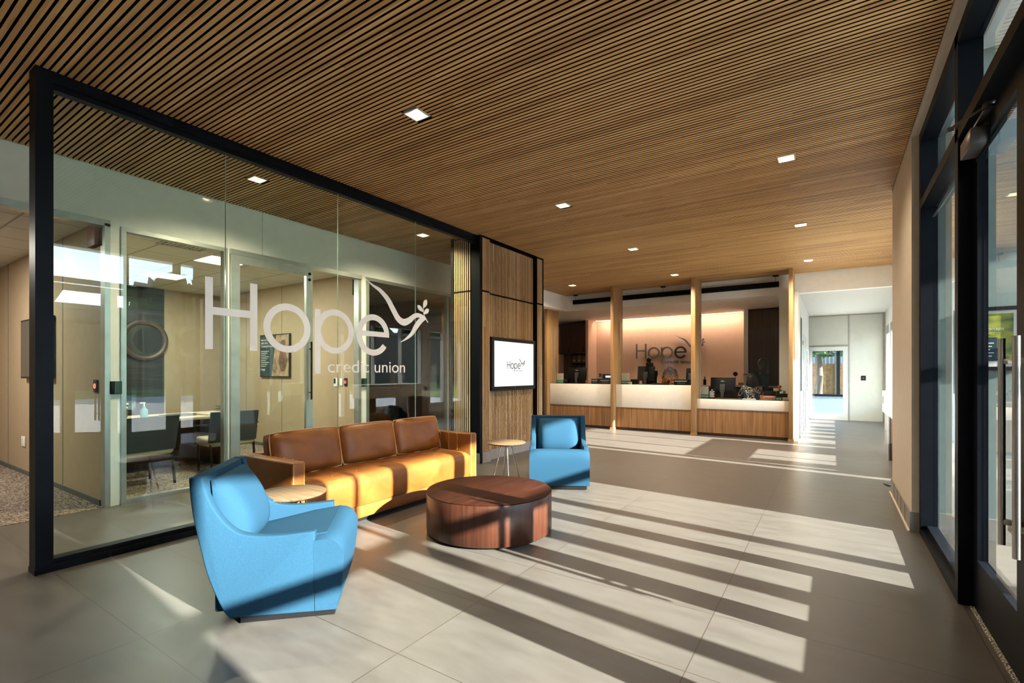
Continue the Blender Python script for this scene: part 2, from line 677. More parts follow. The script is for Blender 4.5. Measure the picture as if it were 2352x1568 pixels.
def ribbon2(pts):
    """pts (x, z, halfwidth) -> quads"""
    pts = catmull(pts)
    L = []
    for i, (x, z, hw) in enumerate(pts):
        a, b = pts[max(i - 1, 0)], pts[min(i + 1, len(pts) - 1)]
        dx, dz = b[0] - a[0], b[1] - a[1]
        l = math.hypot(dx, dz) or 1
        nx, nz = -dz / l, dx / l
        L.append(((x + nx * hw, z + nz * hw), (x - nx * hw, z - nz * hw)))
    return [[L[i][0], L[i + 1][0], L[i + 1][1], L[i][1]] for i in range(len(L) - 1)]


def leaf2(a, b, wd):
    n = 8
    pts = [(a[0] + (b[0] - a[0]) * i / n, a[1] + (b[1] - a[1]) * i / n, wd * math.sin(PI * (i / n) ** .8) + .0008) for i in range(n + 1)]
    return ribbon2(pts)


LX, LZ = 1.979, 1.552


def _o(q): return [[(x - LX, z - LZ) for x, z in f] for f in q]


LOGO = {
    'letter_h': [_o(rect2(1.979, 1.552, 2.041, 2.166) + rect2(2.357, 1.552, 2.425, 2.166) + rect2(2.041, 1.848, 2.357, 1.914))],
    'letter_o': [_o(ring2(2.725, 1.785, .244, .238, .176, .173))],
    'letter_p': [_o(rect2(3.018, 1.341, 3.084, 2.008)), _o(ring2(3.262, 1.79, .238, .236, .171, .172))],
    'letter_e': [_o(ring2(3.778, 1.787, .238, .238, .165, .170, 10, 325)), _o(rect2(3.58, 1.770, 4.014, 1.828))],
    'dove': [_o(ribbon2([(3.625, 2.449, .002), (3.753, 2.366, .012), (3.876, 2.315, .024), (3.993, 2.225, .034), (4.074, 2.118, .038),
                         (4.159, 2.012, .040), (4.25, 1.975, .042), (4.345, 2.008, .038), (4.441, 2.072, .030), (4.515, 2.085, .028),
                         (4.60, 2.066, .024), (4.655, 2.047, .003)])),
             _o(ribbon2([(4.63, 2.052, .012), (4.545, 2.02, .036), (4.46, 1.935, .036), (4.39, 1.845, .026), (4.30, 1.778, .014), (4.20, 1.727, .002)]))],
    'olive_branch': [[], [], _o(ribbon2([(4.681, 2.008, .006), (4.635, 2.058, .007), (4.602, 2.117, .006), (4.591, 2.188, .005)])),
                     _o(leaf2((4.485, 2.212), (4.597, 2.140), .030)), _o(leaf2((4.655, 2.305), (4.593, 2.185), .034)), _o(leaf2((4.697, 2.184), (4.598, 2.113), .030))],
}


def logo(parent, M, sc, depth, mats, words='credit union', wmat=None, word_size=.196, mask=None):
    """flat or raised logo; M maps (x right, z up, y out)"""
    parts = {}
    for k, comps in LOGO.items():
        mb = MB()
        for ci, faces in enumerate(comps):          # pieces that cross each other lie one on top of the other
            dp = depth * (1 + .15 * ci)
            for f in faces:
                pts = [M @ Vector((p[0] * sc, p[1] * sc, 0)) for p in f]
                mb.prism(pts, (M.to_3x3() @ Vector((0, 0, 1))) * dp)
        bmesh.ops.remove_doubles(mb.bm, verts=mb.bm.verts, dist=1e-6)
        parts[k] = mb.build(k, mats.get(k, mats['*']) if isinstance(mats, dict) else mats, parent, 0)
    if words:
        a, b = words.split(' ')
        W = wmat or (mats['*'] if isinstance(mats, dict) else mats)
        for word, xc, ln in ((a, 3.443 - LX, .542), (b, 4.033 - LX, .478)):
            T = M @ Matrix.Translation((xc * sc, (1.413 - LZ) * sc, 0))
            o = text_mesh('lettering', word, word_size * sc, W, parent, Matrix.Identity(4), max(depth / 2, .0004))
            xs = [v.co.x for v in o.data.vertices]
            zs = [v.co.z for v in o.data.vertices]
            f = ln * sc / (max(xs) - min(xs))
            o.data.transform(T @ Matrix.Diagonal((f, 1, 1, 1)) @ Matrix.Translation((-(max(xs) + min(xs)) / 2, 0, -min(zs))))
    return parts


# ---------------------------------------------------------------- measurements
H = 3.40          # slat ceiling
HO = 2.90         # office ceiling
HC = 3.00         # teller and corridor ceiling
XP = -4.42        # glass partition face
XW = -6.09        # office fronts
XR = 0.56         # right wall
XC = 1.20         # corridor outer wall
YE = 11.65        # end of the slat ceiling
YB = 16.6         # end of the corridor
YF = -2.4         # behind the camera

# ---------------------------------------------------------------- floors
mb = MB().box((-8.0, 4.98, -.12), (-6.09, YB, 0)).box((-6.09, YF, -.12), (1.32, YB, 0)).box((1.32, YF, -.12), (3.4, 5.5, 0))
struct('floor', mb, TILE, 'large beige grey rectangular tile floor of the lobby', 'floor')
mb = MB().box((-10.5, -1.5, -.12), (XW, 4.98, .004)).box((-10.5, 4.98, -.12), (-8.0, 7.6, .004)).box((-8.0, 4.98, 0), (XW, 7.6, .004))
struct('floor_carpet', mb, CARPET, 'mottled brown grey carpet of the side offices', 'floor')

# ---------------------------------------------------------------- slat ceiling
DL = [(-2.755, 2.79), (-0.37, 5.31), (-2.755, 5.29), (-0.37, 7.81), (-2.755, 7.80), (-0.37, 10.35), (-2.755, 10.33), (-5.09, 10.25), (-5.09, 2.79), (-5.09, 5.28),
      (-0.37, 2.79), (-0.37, .28), (-2.755, .28), (-5.09, .28), (-5.09, 7.80)]
ceil_root = thing('ceiling', 'brown wooden slat ceiling over the lobby with dark gaps', 'ceiling', kind='structure')
mb = MB()
pitch, sw = 0.0411, 0.0272
k = int((YE - YF) / pitch)
for i in range(k):
    y0 = YF + i * pitch
    y1 = y0 + sw
    ivs = [(-6.08 if y0 < 9.0 else -5.95, .555)]
    for (dx, dy) in DL:
        if y1 > dy - .079 and y0 < dy + .079:
            nv = []
            for a, b in ivs:
                if b > dx - .079 and a < dx + .079:
                    nv += [(a, dx - .079), (dx + .079, b)]
                else:
                    nv.append((a, b))
            ivs = nv
    if y1 > 5.75 and y0 < 7.6:
        nv = []
        for a, b in ivs:
            if a < -4.9 and b > -4.36:
                nv += [(a, -4.91), (-4.35, b)]
            else:
                nv.append((a, b))
        ivs = nv
    for a, b in ivs:
        if b > a:
            mb.box((a, y0, H), (b, y1, H + .022))
mb.build('slats', SLAT, ceil_root, 0, recalc=False)
MB().box((-6.2, YF, H + .05), (.70, YE, H + .12)).build('backing', BLACKBACK, ceil_root, 0)
# the part of the ceiling beyond the end of the right wall
mb = MB()
for i in range(int((YE - 6.92) / pitch)):
    y0 = YF + (int((6.92 - YF) / pitch) + 1 + i) * pitch
    mb.box((.555, y0, H), (1.2, y0 + sw, H + .022))
mb.build('slats', SLAT, ceil_root, 0, recalc=False)
MB().box((.70, 6.92, H + .05), (1.3, YE, H + .12)).build('backing', BLACKBACK, ceil_root, 0)


def downlight(x, y, label, z=H, group='square recessed downlights', sz=.075, power=95):
    t = thing('downlight', label, 'downlight', (x, y, z), 0, group)
    mb = MB()
    a, b = sz, sz - .012
    for (p, q) in (((-a, -a), (a, -b)), ((-a, b), (a, a)), ((-a, -b), (-b, b)), ((b, -b), (a, b))):
        mb.box((p[0], p[1], -.004), (q[0], q[1], .03))
    mb.build('trim', TRIMW, t, 0)
    c, zt = sz * .45, .045
    mb = MB()
    for s in range(4):
        A = [(b, b), (-b, b), (-b, -b), (b, -b)]
        C = [(c, c), (-c, c), (-c, -c), (c, -c)]
        j = (s + 1) % 4
        mb.quad([(A[s][0], A[s][1], .0), (A[j][0], A[j][1], .0), (C[j][0], C[j][1], zt), (C[s][0], C[s][1], zt)])
    mb.build('reflector', REFLECTOR, t, 0)
    MB().box((-c, -c, zt - .004), (c, c, zt)).build('lamp', LAMP, t, 0)
    ld = bpy.data.lights.new('downlight_beam', 'SPOT')
    ld.energy = power
    ld.color = (1, .80, .55)
    ld.spot_size = R(150)
    ld.spot_blend = 1.0
    ld.shadow_soft_size = .04
    lo = bpy.data.objects.new('downlight_beam', ld)
    COL.objects.link(lo)
    lo.parent = t
    lo.location = (0, 0, .03)
    return t


DLL = ['square downlight nearest in the middle row of the slat ceiling', 'square downlight nearest in the right row, left of the closer arm',
       'square downlight second in the middle row, right of the black beam', 'square downlight second in the right row of the slat ceiling',
       'square downlight third in the middle row of the slat ceiling', 'square downlight farthest in the right row, above the corridor opening',
       'square downlight farthest in the middle row, above the second fin', 'square downlight above the leftmost teller window',
       'square downlight behind the glass near the tall post', 'square downlight behind the glass above the dove']
for i, (dx, dy) in enumerate(DL[:10]):
    downlight(dx, dy, DLL[i], power=190 if dy > 10 else (190 if dx < -5 else (100 if dx < -2 and dy > 5 else 60)))

# ---------------------------------------------------------------- walls of the lobby
# left: white band above the office fronts
mb = MB().box((XW - .12, YF, 2.85), (XW, 9.0, 3.52)).box((XW - .12, 7.14, 0), (XW, 9.0, 2.85)).box((XW - .12, YF, 0), (XW, -.5, 2.85))
wl = struct('wall_left', mb, WHITE, 'white wall band above the glazed office fronts', 'wall')
MB().box((XW - .001, 3.404, 2.86), (XW + .001, 3.408, 3.40)).build('joint', GREY, wl, 0)
# soffit band left of the tellers and over them
mb = MB().box((-6.07, 7.6, HC), (-5.95, YE + .12, 3.52)).box((-5.95, YE, HC), (1.3, YE + .12, 3.52))
struct('wall_soffit', mb, WHITE, 'white dropped soffit face where the slat ceiling ends', 'wall')
mb = MB().box((-8.0, 7.6, HC), (-6.07, YE + .12, HC + .1)).box((-8.0, YE + .12, HC), (-.6, 14.75, HC + .1))
struct('ceiling_teller', mb, WHITE, 'lower white plaster ceiling over the tellers', 'ceiling')
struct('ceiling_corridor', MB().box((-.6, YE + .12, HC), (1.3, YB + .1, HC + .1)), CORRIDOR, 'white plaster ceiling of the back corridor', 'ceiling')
# right wall
mb = MB().box((XR, 5.32, 0), (XR + .14, 6.91, H + .1)).box((XR + .14, 6.77, 0), (XC + .14, 6.91, H + .1))
struct('wall_right', mb, CREAM, 'cream painted wall pier between the entrance glazing and the corridor', 'wall')
mb = MB().box((XR - .014, 5.30, 0), (XR, 6.92, .17)).box((XR, 5.30, 0), (XR + .06, 5.32, .17)).box((XR, 6.912, 0), (XR + .4, 6.924, .17))
bb = struct('baseboard_right', mb, GREY, 'grey tile cove base along the cream wall pier', 'baseboard')
MB().box((XR - .028, 5.29, 0), (XR - .014, 6.93, .012)).build('sealant', CREAM, bb, 0)
for yy in (5.62, 5.93, 6.24, 6.55):
    MB().box((XR - .0155, yy, .004), (XR - .0135, yy + .006, .17)).build('joint', BLACK, bb, 0)
# upper wall strip over the storefront
struct('trim_1', MB().box((XR, YF, 3.36), (XR + .2, 5.32, 3.52)), CREAM, 'cream strip between the slat ceiling and the entrance glazing', 'trim')
# wall behind the camera
struct('wall_front', MB().box((-10.5, YF - .12, 0), (1.3, YF, 3.52)), WHITE, 'white wall behind the camera', 'wall')

# ---------------------------------------------------------------- black framed glass partition
gp = thing('glass_partition', 'black framed free standing glass screen lettered with a white logo and dove', 'glass partition', (0, 0, 0))
MB().box((XP - .14, .934, 0), (XP, 1.025, H)).box((XP - .144, .930, 0), (XP + .004, .945, .035)).build('post', BLACK, gp, 0)
mb = MB().box((XP - .14, 1.025, 3.325), (XP, 5.72, H)).box((XP - .10, 1.025, 3.29), (XP - .03, 5.72, 3.325))
mb.build('head_beam', BLACK, gp, 0)
mb = MB().box((XP - .14, 1.025, 0), (XP, 5.72, .045)).box((XP - .11, 1.025, .045), (XP - .02, 5.72, .08))
mb.build('base_rail', BLACK, gp, 0)
ys = [1.025, 2.174, 3.340, 4.513, 5.72]
for i in range(4):
    pane = MB().box((XP - .068, ys[i] + (.0 if i == 0 else .0015), .08), (XP - .056, ys[i + 1] - .0015, 3.29)).build('glass_pane', GLASS, gp, 0)
    if i < 3:
        MB().box((XP - .068, ys[i + 1] - .0014, .08), (XP - .056, ys[i + 1] + .0014, 3.29)).build('silicone_joint', GLASSEDGE, gp, 0)
LM = plane_M((XP - .0555, LX, LZ), (0, 1, 0), (0, 0, 1))
# the photo's letter positions were measured on the frame face; the glass stands 5.5 cm behind it
kx = (4.42 + .0555) / 4.42
LM = plane_M((XP - .0555, LX * kx, 1.35 + (LZ - 1.35) * kx), (0, 1, 0), (0, 0, 1))
logo(gp, LM, kx, .0012, VINYL)

# ---------------------------------------------------------------- slatted block with the screen
XS = -4.36
ws_ = thing('wall_slatted', 'slatted wooden wall block with black edges carrying the screen', 'wall', (0, 0, 0), kind='structure')
MB().box((-4.88, 5.74, .0), (XS - .11, 7.585, H + .02)).build('core', BLACKBACK, ws_, 0)
MB().box((XS - .11, 5.74, .0), (XS - .02, 5.985, H + .02)).box((XS - .11, 7.385, 0), (XS - .02, 7.585, H + .02)).build('core', BLACKBACK, ws_, 0)
MB().box((XP - .14, 5.72, 0), (XP + .06, 5.785, H + .02)).build('corner_post', BLACK, ws_, 0)
MB().box((-4.905, 5.70, 0), (-4.85, 5.76, H + .02)).box((XS - .03, 7.575, .15), (XS + .005, 7.61, H + .02)).build('edge_trim', BLACK, ws_, 0)
for z0, z1 in ((.16, 2.565), (2.59, 3.375)):
    mb = MB()
    for i in range(6):
        y = 5.79 + i * .0325
        mb.box((XS - .02, y, z0), (XS, y + .019, z1))
    for i in range(5):
        y = 7.40 + i * .037
        mb.box((XS - .02, y, z0), (XS, y + .021, z1))
    mb.build('slats', SLATV, ws_, 0, recalc=False)
    mb = MB()
    for i in range(34):
        y = 6.0 + i * .041
        mb.box((XS - .108, y, z0), (XS - .080, y + .0225, z1))
    mb.build('slats', SLATV, ws_, 0, recalc=False)
    mb = MB()
    for i in range(8):
        x = -4.845 + i * .041
        mb.box((x, 5.712, z0), (x + .0225, 5.738, z1))
    mb.build('slats', SLATVX, ws_, 0, recalc=False)
mb = MB().box((-4.88, 5.715, 0), (XS, 5.74, .155)).box((XS - .03, 5.79, 0), (XS, 6.0, .155)).box((XS - .105, 6.0, 0), (XS - .075, 7.385, .155)).box((XS - .03, 7.385, 0), (XS, 7.6, .155))
mb.build('base_tile', GREY, ws_, 0)

tv = thing('display_screen', 'black framed wall screen showing a small logo on white', 'screen', (XS - .03, 6.69, 1.49))
MB().box((-.05, -.655, -.42), (.02, .655, .42), .008).build('bezel', PLASTIC, tv)
MB().box((.02, -.585, -.355), (.0215, .585, .36)).build('picture', SCREEN, tv, 0)
LT = plane_M((.0217, -.235, -.075), (0, 1, 0), (0, 0, 1))
logo(tv, LT, .20, .0006, {'*': PRINTGREY}, 'credit union', PRINTTEAL)
MB().box((.02, -.015, -.395), (.0215, .015, -.375)).build('badge', DKGREY, tv, 0)
MB().box((-.06, -.2, -.2), (-.05, .2, .2)).build('wall_bracket', DKGREY, tv, 0)

# ---------------------------------------------------------------- office fronts (aluminium)
zh = 2.85


def frame_rect(mb, y0, y1, z0, z1, wd, x0=XW - .07, x1=XW + .015, bottom=True):
    mb.box((x0, y0, z0), (x1, y0 + wd, z1)).box((x0, y1 - wd, z0), (x1, y1, z1)).box((x0, y0 + wd, z1 - wd), (x1, y1 - wd, z1))
    if bottom:
        mb.box((x0, y0 + wd, z0), (x1, y1 - wd, z0 + wd))


of = thing('door_1', 'cased opening with aluminium head leading to the carpeted passage', 'doorway', kind='structure')
mb = MB().box((XW - .10, -.5, zh - .03), (XW + .02, 1.835, zh + .035)).box((XW - .10, 1.79, 0), (XW + .02, 1.835, zh))
mb.build('frame', ALU, of, 0)
struct('wall_office_pier', MB().box((XW - .10, 1.835, 0), (XW + .001, 1.925, zh)).box((XW - .1, 2.975, 0), (XW, 3.0, zh)).box((XW - .10, 4.95, 0), (XW, 5.06, zh)), WHITE,
       'narrow white piers between the office front frames', 'wall')
wi = thing('window_1', 'fixed aluminium framed office window behind the glass screen', 'window', kind='structure')
mb = MB(); frame_rect(mb, 1.925, 2.975, 0, zh, .045); mb.build('frame', ALU, wi, 0)
MB().box((XW - .03, 1.97, .045), (XW - .02, 2.93, zh - .045)).build('pane', OFFGLASS, wi, 0)
wd_ = thing('door_2', 'sliding glass office door with aluminium rails and a long pull bar', 'door', kind='structure')
mb = MB(); frame_rect(mb, 3.005, 4.10, .01, zh - .06, .10, XW - .005, XW + .04); mb.build('leaf', ALU, wd_, 0)
MB().box((XW + .014, 3.10, .11), (XW + .022, 4.0, zh - .16)).build('pane', OFFGLASS, wd_, 0)
mb = MB().box((XW - .09, 3.0, zh - .06), (XW + .045, 4.95, zh)).box((XW - .09, 3.0, 0), (XW - .02, 3.05, zh)).box((XW - .09, 4.90, 0), (XW + .02, 4.95, zh))
mb.build('frame', ALU, wd_, 0)
mb = MB().cyl((XW + .085, 4.05, .98), (XW + .085, 4.05, 1.78), .013).cyl((XW + .04, 4.05, 1.08), (XW + .085, 4.05, 1.08), .008).cyl((XW + .04, 4.05, 1.68), (XW + .085, 4.05, 1.68), .008)
mb.build('pull_bar', BLACK, wd_)
MB().cyl((XW + .04, 4.05, 2.72), (XW + .05, 4.05, 2.72), .02).cyl((XW + .04, 4.05, 2.64), (XW + .05, 4.05, 2.64), .02).build('bolt', BLACK, wd_)
w3 = thing('window_2', 'aluminium framed office front glazing beside the slatted block, room dark behind', 'window', kind='structure')
mb = MB(); frame_rect(mb, 5.06, 7.14, 0, zh, .05); mb.box((XW - .07, 6.96, 0), (XW + .015, 7.0, zh)); mb.build('frame', ALU, w3, 0)
MB().box((XW - .03, 5.11, .05), (XW - .02, 6.96, zh - .05)).build('pane', OFFGLASS, w3, 0)

# ---------------------------------------------------------------- office interiors
struct('ceiling_office', MB().box((-10.5, -1.5, HO), (XW - .08, 7.6, HO + .08)), ACOUSTIC, 'pale acoustic tile ceiling of the side offices', 'ceiling')
wdiv = struct('wall_office_near', MB().box((-10.4, 1.79, 0), (XW - .1, 1.86, HO)), TAN, 'tan panelled wall of the carpeted passage', 'wall')
for xx in (-7.38, -8.6, -9.8):
    MB().box((xx, 1.787, .06), (xx + .008, 1.7905, HO)).build('joint', DARKWALL, wdiv, 0)
MB().box((-10.4, 1.782, 0), (XW - .1, 1.79, .06)).build('base', DARKWALL, wdiv, 0)
wfar = struct('wall_office_far', MB().box((-10.4, 4.94, 0), (XW - .1, 5.0, HO)), TAN, 'tan panelled wall of the first office', 'wall')
for xx in (-7.30, -8.2, -9.4):
    MB().box((xx, 4.937, .06), (xx + .008, 4.9405, HO)).build('joint', DARKWALL, wfar, 0)
MB().box((-10.4, 4.932, 0), (XW - .1, 4.94, .06)).build('base', DARKWALL, wfar, 0)
wba = struct('wall_office_back', MB().box((-10.5, -1.5, 0), (-10.4, 7.6, HO)), TAN, 'olive tan rear wall of the side offices', 'wall')
MB().box((-10.4, 1.86, 0), (-10.37, 3.94, HO)).build('plank_panel', ACCENT, wba, 0)
MB().box((-10.37, 1.86, 2.2), (-10.368, 3.94, 2.205)).box((-10.37, 1.86, 1.95), (-10.368, 3.94, 1.953)).build('joint', BLACK, wba, 0)
wr = thing('ring_mirror', 'dark ring shaped wall mirror on the plank panel', 'mirror', (-10.36, 3.62, 1.94))
ring = []
mb = MB()
mb.tube([(0.012, .33 * math.cos(2 * PI * i / 48), .33 * math.sin(2 * PI * i / 48)) for i in range(48)], .048, 8, True, (1, 0, 0))
mb.build('frame', DARKWOOD, wr)
MB().lathe([(0, 0), (.31, 0), (.31, .006), (0, .006)], 48, Matrix.Rotation(PI / 2, 4, 'Y')).build('mirror_glass', flat('smoked_mirror', (.022, .021, .02), .4, 0, .2), wr)
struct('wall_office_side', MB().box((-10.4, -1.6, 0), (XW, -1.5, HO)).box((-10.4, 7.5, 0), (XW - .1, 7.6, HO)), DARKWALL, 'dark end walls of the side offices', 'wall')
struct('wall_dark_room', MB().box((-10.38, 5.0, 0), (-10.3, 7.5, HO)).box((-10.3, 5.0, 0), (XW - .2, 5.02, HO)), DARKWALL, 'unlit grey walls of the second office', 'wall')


def panel_light(x, y, label, sx=.55, sy=.55, power=30):
    t = thing('panel_light', label, 'ceiling light', (x, y, HO), 0, 'lit office ceiling panels')
    mb = MB()
    a, b = sx / 2, sy / 2
    for p, q in (((-a, -b), (a, -b + .02)), ((-a, b - .02), (a, b)), ((-a, -b), (-a + .02, b)), ((a - .02, -b), (a, b))):
        mb.box((p[0], p[1], -.006), (q[0], q[1], .0))
    mb.build('frame', WHITE, t, 0)
    MB().box((-a + .02, -b + .02, -.004), (a - .02, b - .02, -.001)).build('diffuser', PANEL, t, 0)
    ld = bpy.data.lights.new('panel_glow', 'AREA')
    ld.shape = 'RECTANGLE'
    ld.size, ld.size_y = sx - .05, sy - .05
    ld.energy = power
    ld.color = (1, .93, .80)
    lo = bpy.data.objects.new('panel_glow', ld)
    COL.objects.link(lo)
    lo.parent = t
    lo.location = (0, 0, -.012)


panel_light(-8.86, 3.38, 'lit ceiling panel deeper in the office, left of the H')
panel_light(-7.07, 3.39, 'lit ceiling panel nearer the front, above the H')
panel_light(-8.3, .3, 'lit ceiling panel in the carpeted passage', power=40)
vent = thing('air_vent', 'slotted grey ceiling air vent in the first office', 'vent', (-6.5, 2.72, HO))
mb = MB().box((-.25, -.25, -.008), (.25, -.22, 0)).box((-.25, .22, -.008), (.25, .25, 0)).box((-.25, -.22, -.008), (-.22, .22, 0)).box((.22, -.22, -.008), (.25, .22, 0))
mb.build('frame', ALU, vent, 0)
mb = MB()
for i in range(9):
    mb.box((-.22, -.2 + i * .048, -.006), (.22, -.185 + i * .048, -.002))
mb.build('slats', GREY, vent, 0)
spk = thing('sprinkler_head', 'small chrome sprinkler under the office ceiling', 'sprinkler', (-7.55, 3.75, HO))
MB().cyl((0, 0, -.05), (0, 0, 0), .008).build('stem', CHROME, spk)
MB().cyl((0, 0, -.055), (0, 0, -.05), .025).build('deflector', CHROME, spk)

# passage wall screen, outlet, access reader, exit sign
t = thing('passage_screen', 'thin dark wall screen on the tan wall of the carpeted passage', 'screen', (-8.24, 1.785, 1.655))
MB().box((-.6, -.055, -.375), (.6, 0, .375), .005).build('bezel', PLASTIC, t)
MB().box((-.58, -.057, -.355), (.58, -.055, .355)).build('picture', flat('dim_glass', (.05, .05, .05), .1), t, 0)


def wall_plate(name, label, cat, loc, w_, h_, mat, axis='y-', parts=(), group=None):
    t = thing(name, label, cat, loc, 0 if axis == 'y-' else PI / 2, group)
    MB().box((-w_ / 2, -.012, -h_ / 2), (w_ / 2, 0, h_ / 2), .003).build('plate', mat, t)
    for nm, x0, z0, x1, z1, m_ in parts:
        MB().box((x0, -.015, z0), (x1, -.012, z1)).build(nm, m_, t, 0)
    return t


OUT = [('socket', -.017, .008, .017, .036, PAPER), ('socket', -.017, -.036, .017, -.008, PAPER), ('slot', .004, .014, .012, .03, PLASTIC)]
wall_plate('wall_outlet', 'white wall outlet low on the tan passage wall', 'outlet', (-8.97, 1.787, .44), .16, .13, PAPER, parts=OUT)
rd = wall_plate('card_reader', 'black card reader with a red ring at the end of the tan passage wall', 'card reader', (-6.297, 1.787, 1.215), .1, .13, PLASTIC)
MB().tube([(.022 * math.cos(2 * PI * i / 20), -.014, .022 * math.sin(2 * PI * i / 20)) for i in range(20)], .004, 6, True, (0, 1, 0)).build('ring_light', emit('red_glow', (1, .08, .05), 2.5), rd)
ex = thing('exit_sign', 'red lettered exit sign high at the end of the tan passage wall', 'exit sign', (-6.31, 1.775, 2.74))
MB().box((-.11, -.03, -.1), (.11, .012, .1), .006).build('housing', flat('exit_housing', (.25, .10, .07), .5), ex)
text_mesh('lettering', 'EXIT', .11, RED, ex, plane_M((0, -.031, 0), (1, 0, 0), (0, 0, 1)))

# office posters, switches
po = thing('framed_poster', 'dark framed navy poster with small white print on the tan office wall', 'poster', (-8.38, 4.935, 1.66))
MB().box((-.47, -.03, -.39), (.47, 0, .385), .004).build('frame', PLASTIC, po)
MB().box((-.45, -.032, -.37), (.0, -.03, .365)).build('print', NAVY, po, 0)
MB().prism([(-.08, -.0325, -.37), (.45, -.0325, -.37), (.45, -.0325, .365), (.06, -.0325, .365)], (0, .002, 0)).build('photo', flat('poster_sepia', (.30, .20, .13), .6, 0, .3, .5), po, 0)
mb = MB().ball((.27, -.032, .18), .09, 1, .05, 1.1).ball((.27, -.032, -.08), .13, 1, .04, 1.6)
mb.build('portrait', flat('poster_figure', (.16, .08, .05), .6, 0, .3, .4), po)
for i, s in enumerate(('Earn up to $', 'with a free', 'Checking Account')):
    text_mesh('lettering', s, .052, PAPER, po, plane_M((-.43, -.0335, .29 - i * .058), (1, 0, 0), (0, 0, 1)), align='LEFT')
mb = MB()
for i in range(9):
    mb.box((-.43, -.034, .08 - i * .034), (-.17 - .05 * (i % 3), -.0325, .088 - i * .034))
mb.build('small_print', PAPER, po, 0)
text_mesh('lettering', 'Hope', .06, PAPER, po, plane_M((-.43, -.0335, -.25), (1, 0, 0), (0, 0, 1)), align='LEFT')
wall_plate('wall_outlet', 'white wall outlet low on the tan office wall behind the sliding door', 'outlet', (-9.03, 4.937, .435), .13, .13, PAPER, parts=OUT)
th = wall_plate('thermostat', 'white box thermostat beside a switch in the office doorway', 'thermostat', (-6.66, 4.937, 1.2), .11, .14, PAPER, parts=[('display', -.045, -.02, -.005, .06, PLASTIC)])
wall_plate('light_switch', 'blank white switch plate between thermostat and black reader', 'switch', (-6.53, 4.937, 1.205), .07, .115, PAPER, parts=[('rocker', -.015, -.03, .015, .03, PAPER)])
rd = wall_plate('card_reader', 'black card reader with a red ring in the office doorway', 'card reader', (-6.42, 4.937, 1.205), .07, .125, PLASTIC)
MB().tube([(.02 * math.cos(2 * PI * i / 20), -.014, .02 * math.sin(2 * PI * i / 20)) for i in range(20)], .004, 6, True, (0, 1, 0)).build('ring_light', MATS['red_glow'], rd)
MB().box((-.022, -.035, -.12), (.022, 0, .12), .004).build('door_stop', BLACK, tag(empty('door_stop', (-6.2, 4.937, 2.68)), 'black stop bracket at the top of the office doorway', 'bracket'))
for nm, yy, lb in (('door_strike', 1.88, 'dark lock plate on the pier left of the office window'), ('door_strike', 5.01, 'dark lock plate on the pier right of the office doorway')):
    t = thing(nm, lb, 'lock plate', (XW + .012, yy, 1.2))
    MB().box((0, -.05, -.065), (.022, -.012, .065), .003).build('bolt_housing', PLASTIC, t)
    MB().box((0, -.012, -.065), (.014, .05, .065), .002).build('cover', flat('dark_green_cover', (.015, .06, .045), .3), t)

# office table, chairs, things on it
tb = thing('office_table', 'beige topped meeting table on a dark panel base in the office', 'table', (-7.83, 2.93, 0))
MB().box((-.52, -.93, .705), (.52, .93, .74), .004).build('tabletop', DESKTOP, tb)
MB().box((-.30, -.75, 0), (-.26, .75, .705)).build('modesty_panel', DARKWOOD, tb, 0)
MB().box((-.42, .62, 0), (.42, .68, .705)).build('leg_panel', PLASTIC, tb, 0)
MB().box((-.42, -.68, 0), (.42, -.62, .705)).build('leg_panel', PLASTIC, tb, 0)


def office_chair(loc, rz, label):
    t = thing('guest_chair', label, 'chair', loc, rz, 'slate office guest chairs')
    MB().box((-.26, -.29, .36), (.26, .29, .47), .03, 3).build('seat', BEIGEFAB, t)
    pts = [(-.24, .45), (-.30, .82)]
    mb = MB()
    mb.prism([(-.22, -.30, .42), (-.27, -.30, .42), (-.36, -.30, .83), (-.31, -.30, .83)], (0, .60, 0), .015, 3)
    mb.build('backrest', GREYFAB, t)
    for s in (-1, 1):
        MB().cyl((.22, s * .26, 0), (.22, s * .26, .38), .016, None, 10).build('leg', PLASTIC, t)
        MB().cyl((-.30, s * .27, 0), (-.24, s * .27, .40), .016, None, 10).build('leg', PLASTIC, t)
        MB().tube([(.22, s * .29, .36), (.22, s * .31, .62), (-.28, s * .31, .66)], .014, 8).build('armrest', PLASTIC, t)
    return t


office_chair((-6.98, 2.36, .004), PI + .12, 'slate backed guest chair at the left of the office table')
office_chair((-7.05, 3.42, .004), PI - .1, 'slate backed guest chair at the right of the office table')
sn = thing('sanitizer_bottle', 'clear blue hand sanitizer pump bottle on the office table', 'bottle', (-7.9, 2.76, .74))
MB().lathe([(0, 0), (.04, 0), (.045, .02), (.045, .10), (.018, .135), (.018, .15), (0, .15)], 20).build('body', flat('blue_gel', (.16, .42, .52), .15), sn)
MB().cyl((0, 0, .15), (0, 0, .19), .009).box((-.012, -.05, .19), (.012, .015, .205), .003).build('pump', PAPER, sn)
fl = thing('white_flowers', 'small pot of white flowers on the office table', 'flowers', (-8.0, 2.55, .74))
MB().lathe([(0, 0), (.05, 0), (.06, .09), (0, .09)], 18).build('pot', DKGREY, fl)
mb = MB()
for i in range(14):
    a = random.random() * 2 * PI; r_ = random.random() * .08
    mb.ball((r_ * math.cos(a), r_ * math.sin(a), .12 + random.random() * .07), .018, 1, 1, .7, 8, 6)
mb.build('blossoms', PAPER, fl)
bk = thing('notebook', 'closed pale notebook with dark cover edge on the office table', 'notebook', (-7.72, 3.10, .74), .2)
MB().box((-.12, -.19, 0), (.12, .19, .004)).box((-.12, -.19, .024), (.12, .19, .028)).build('cover', DKGREY, bk, 0)
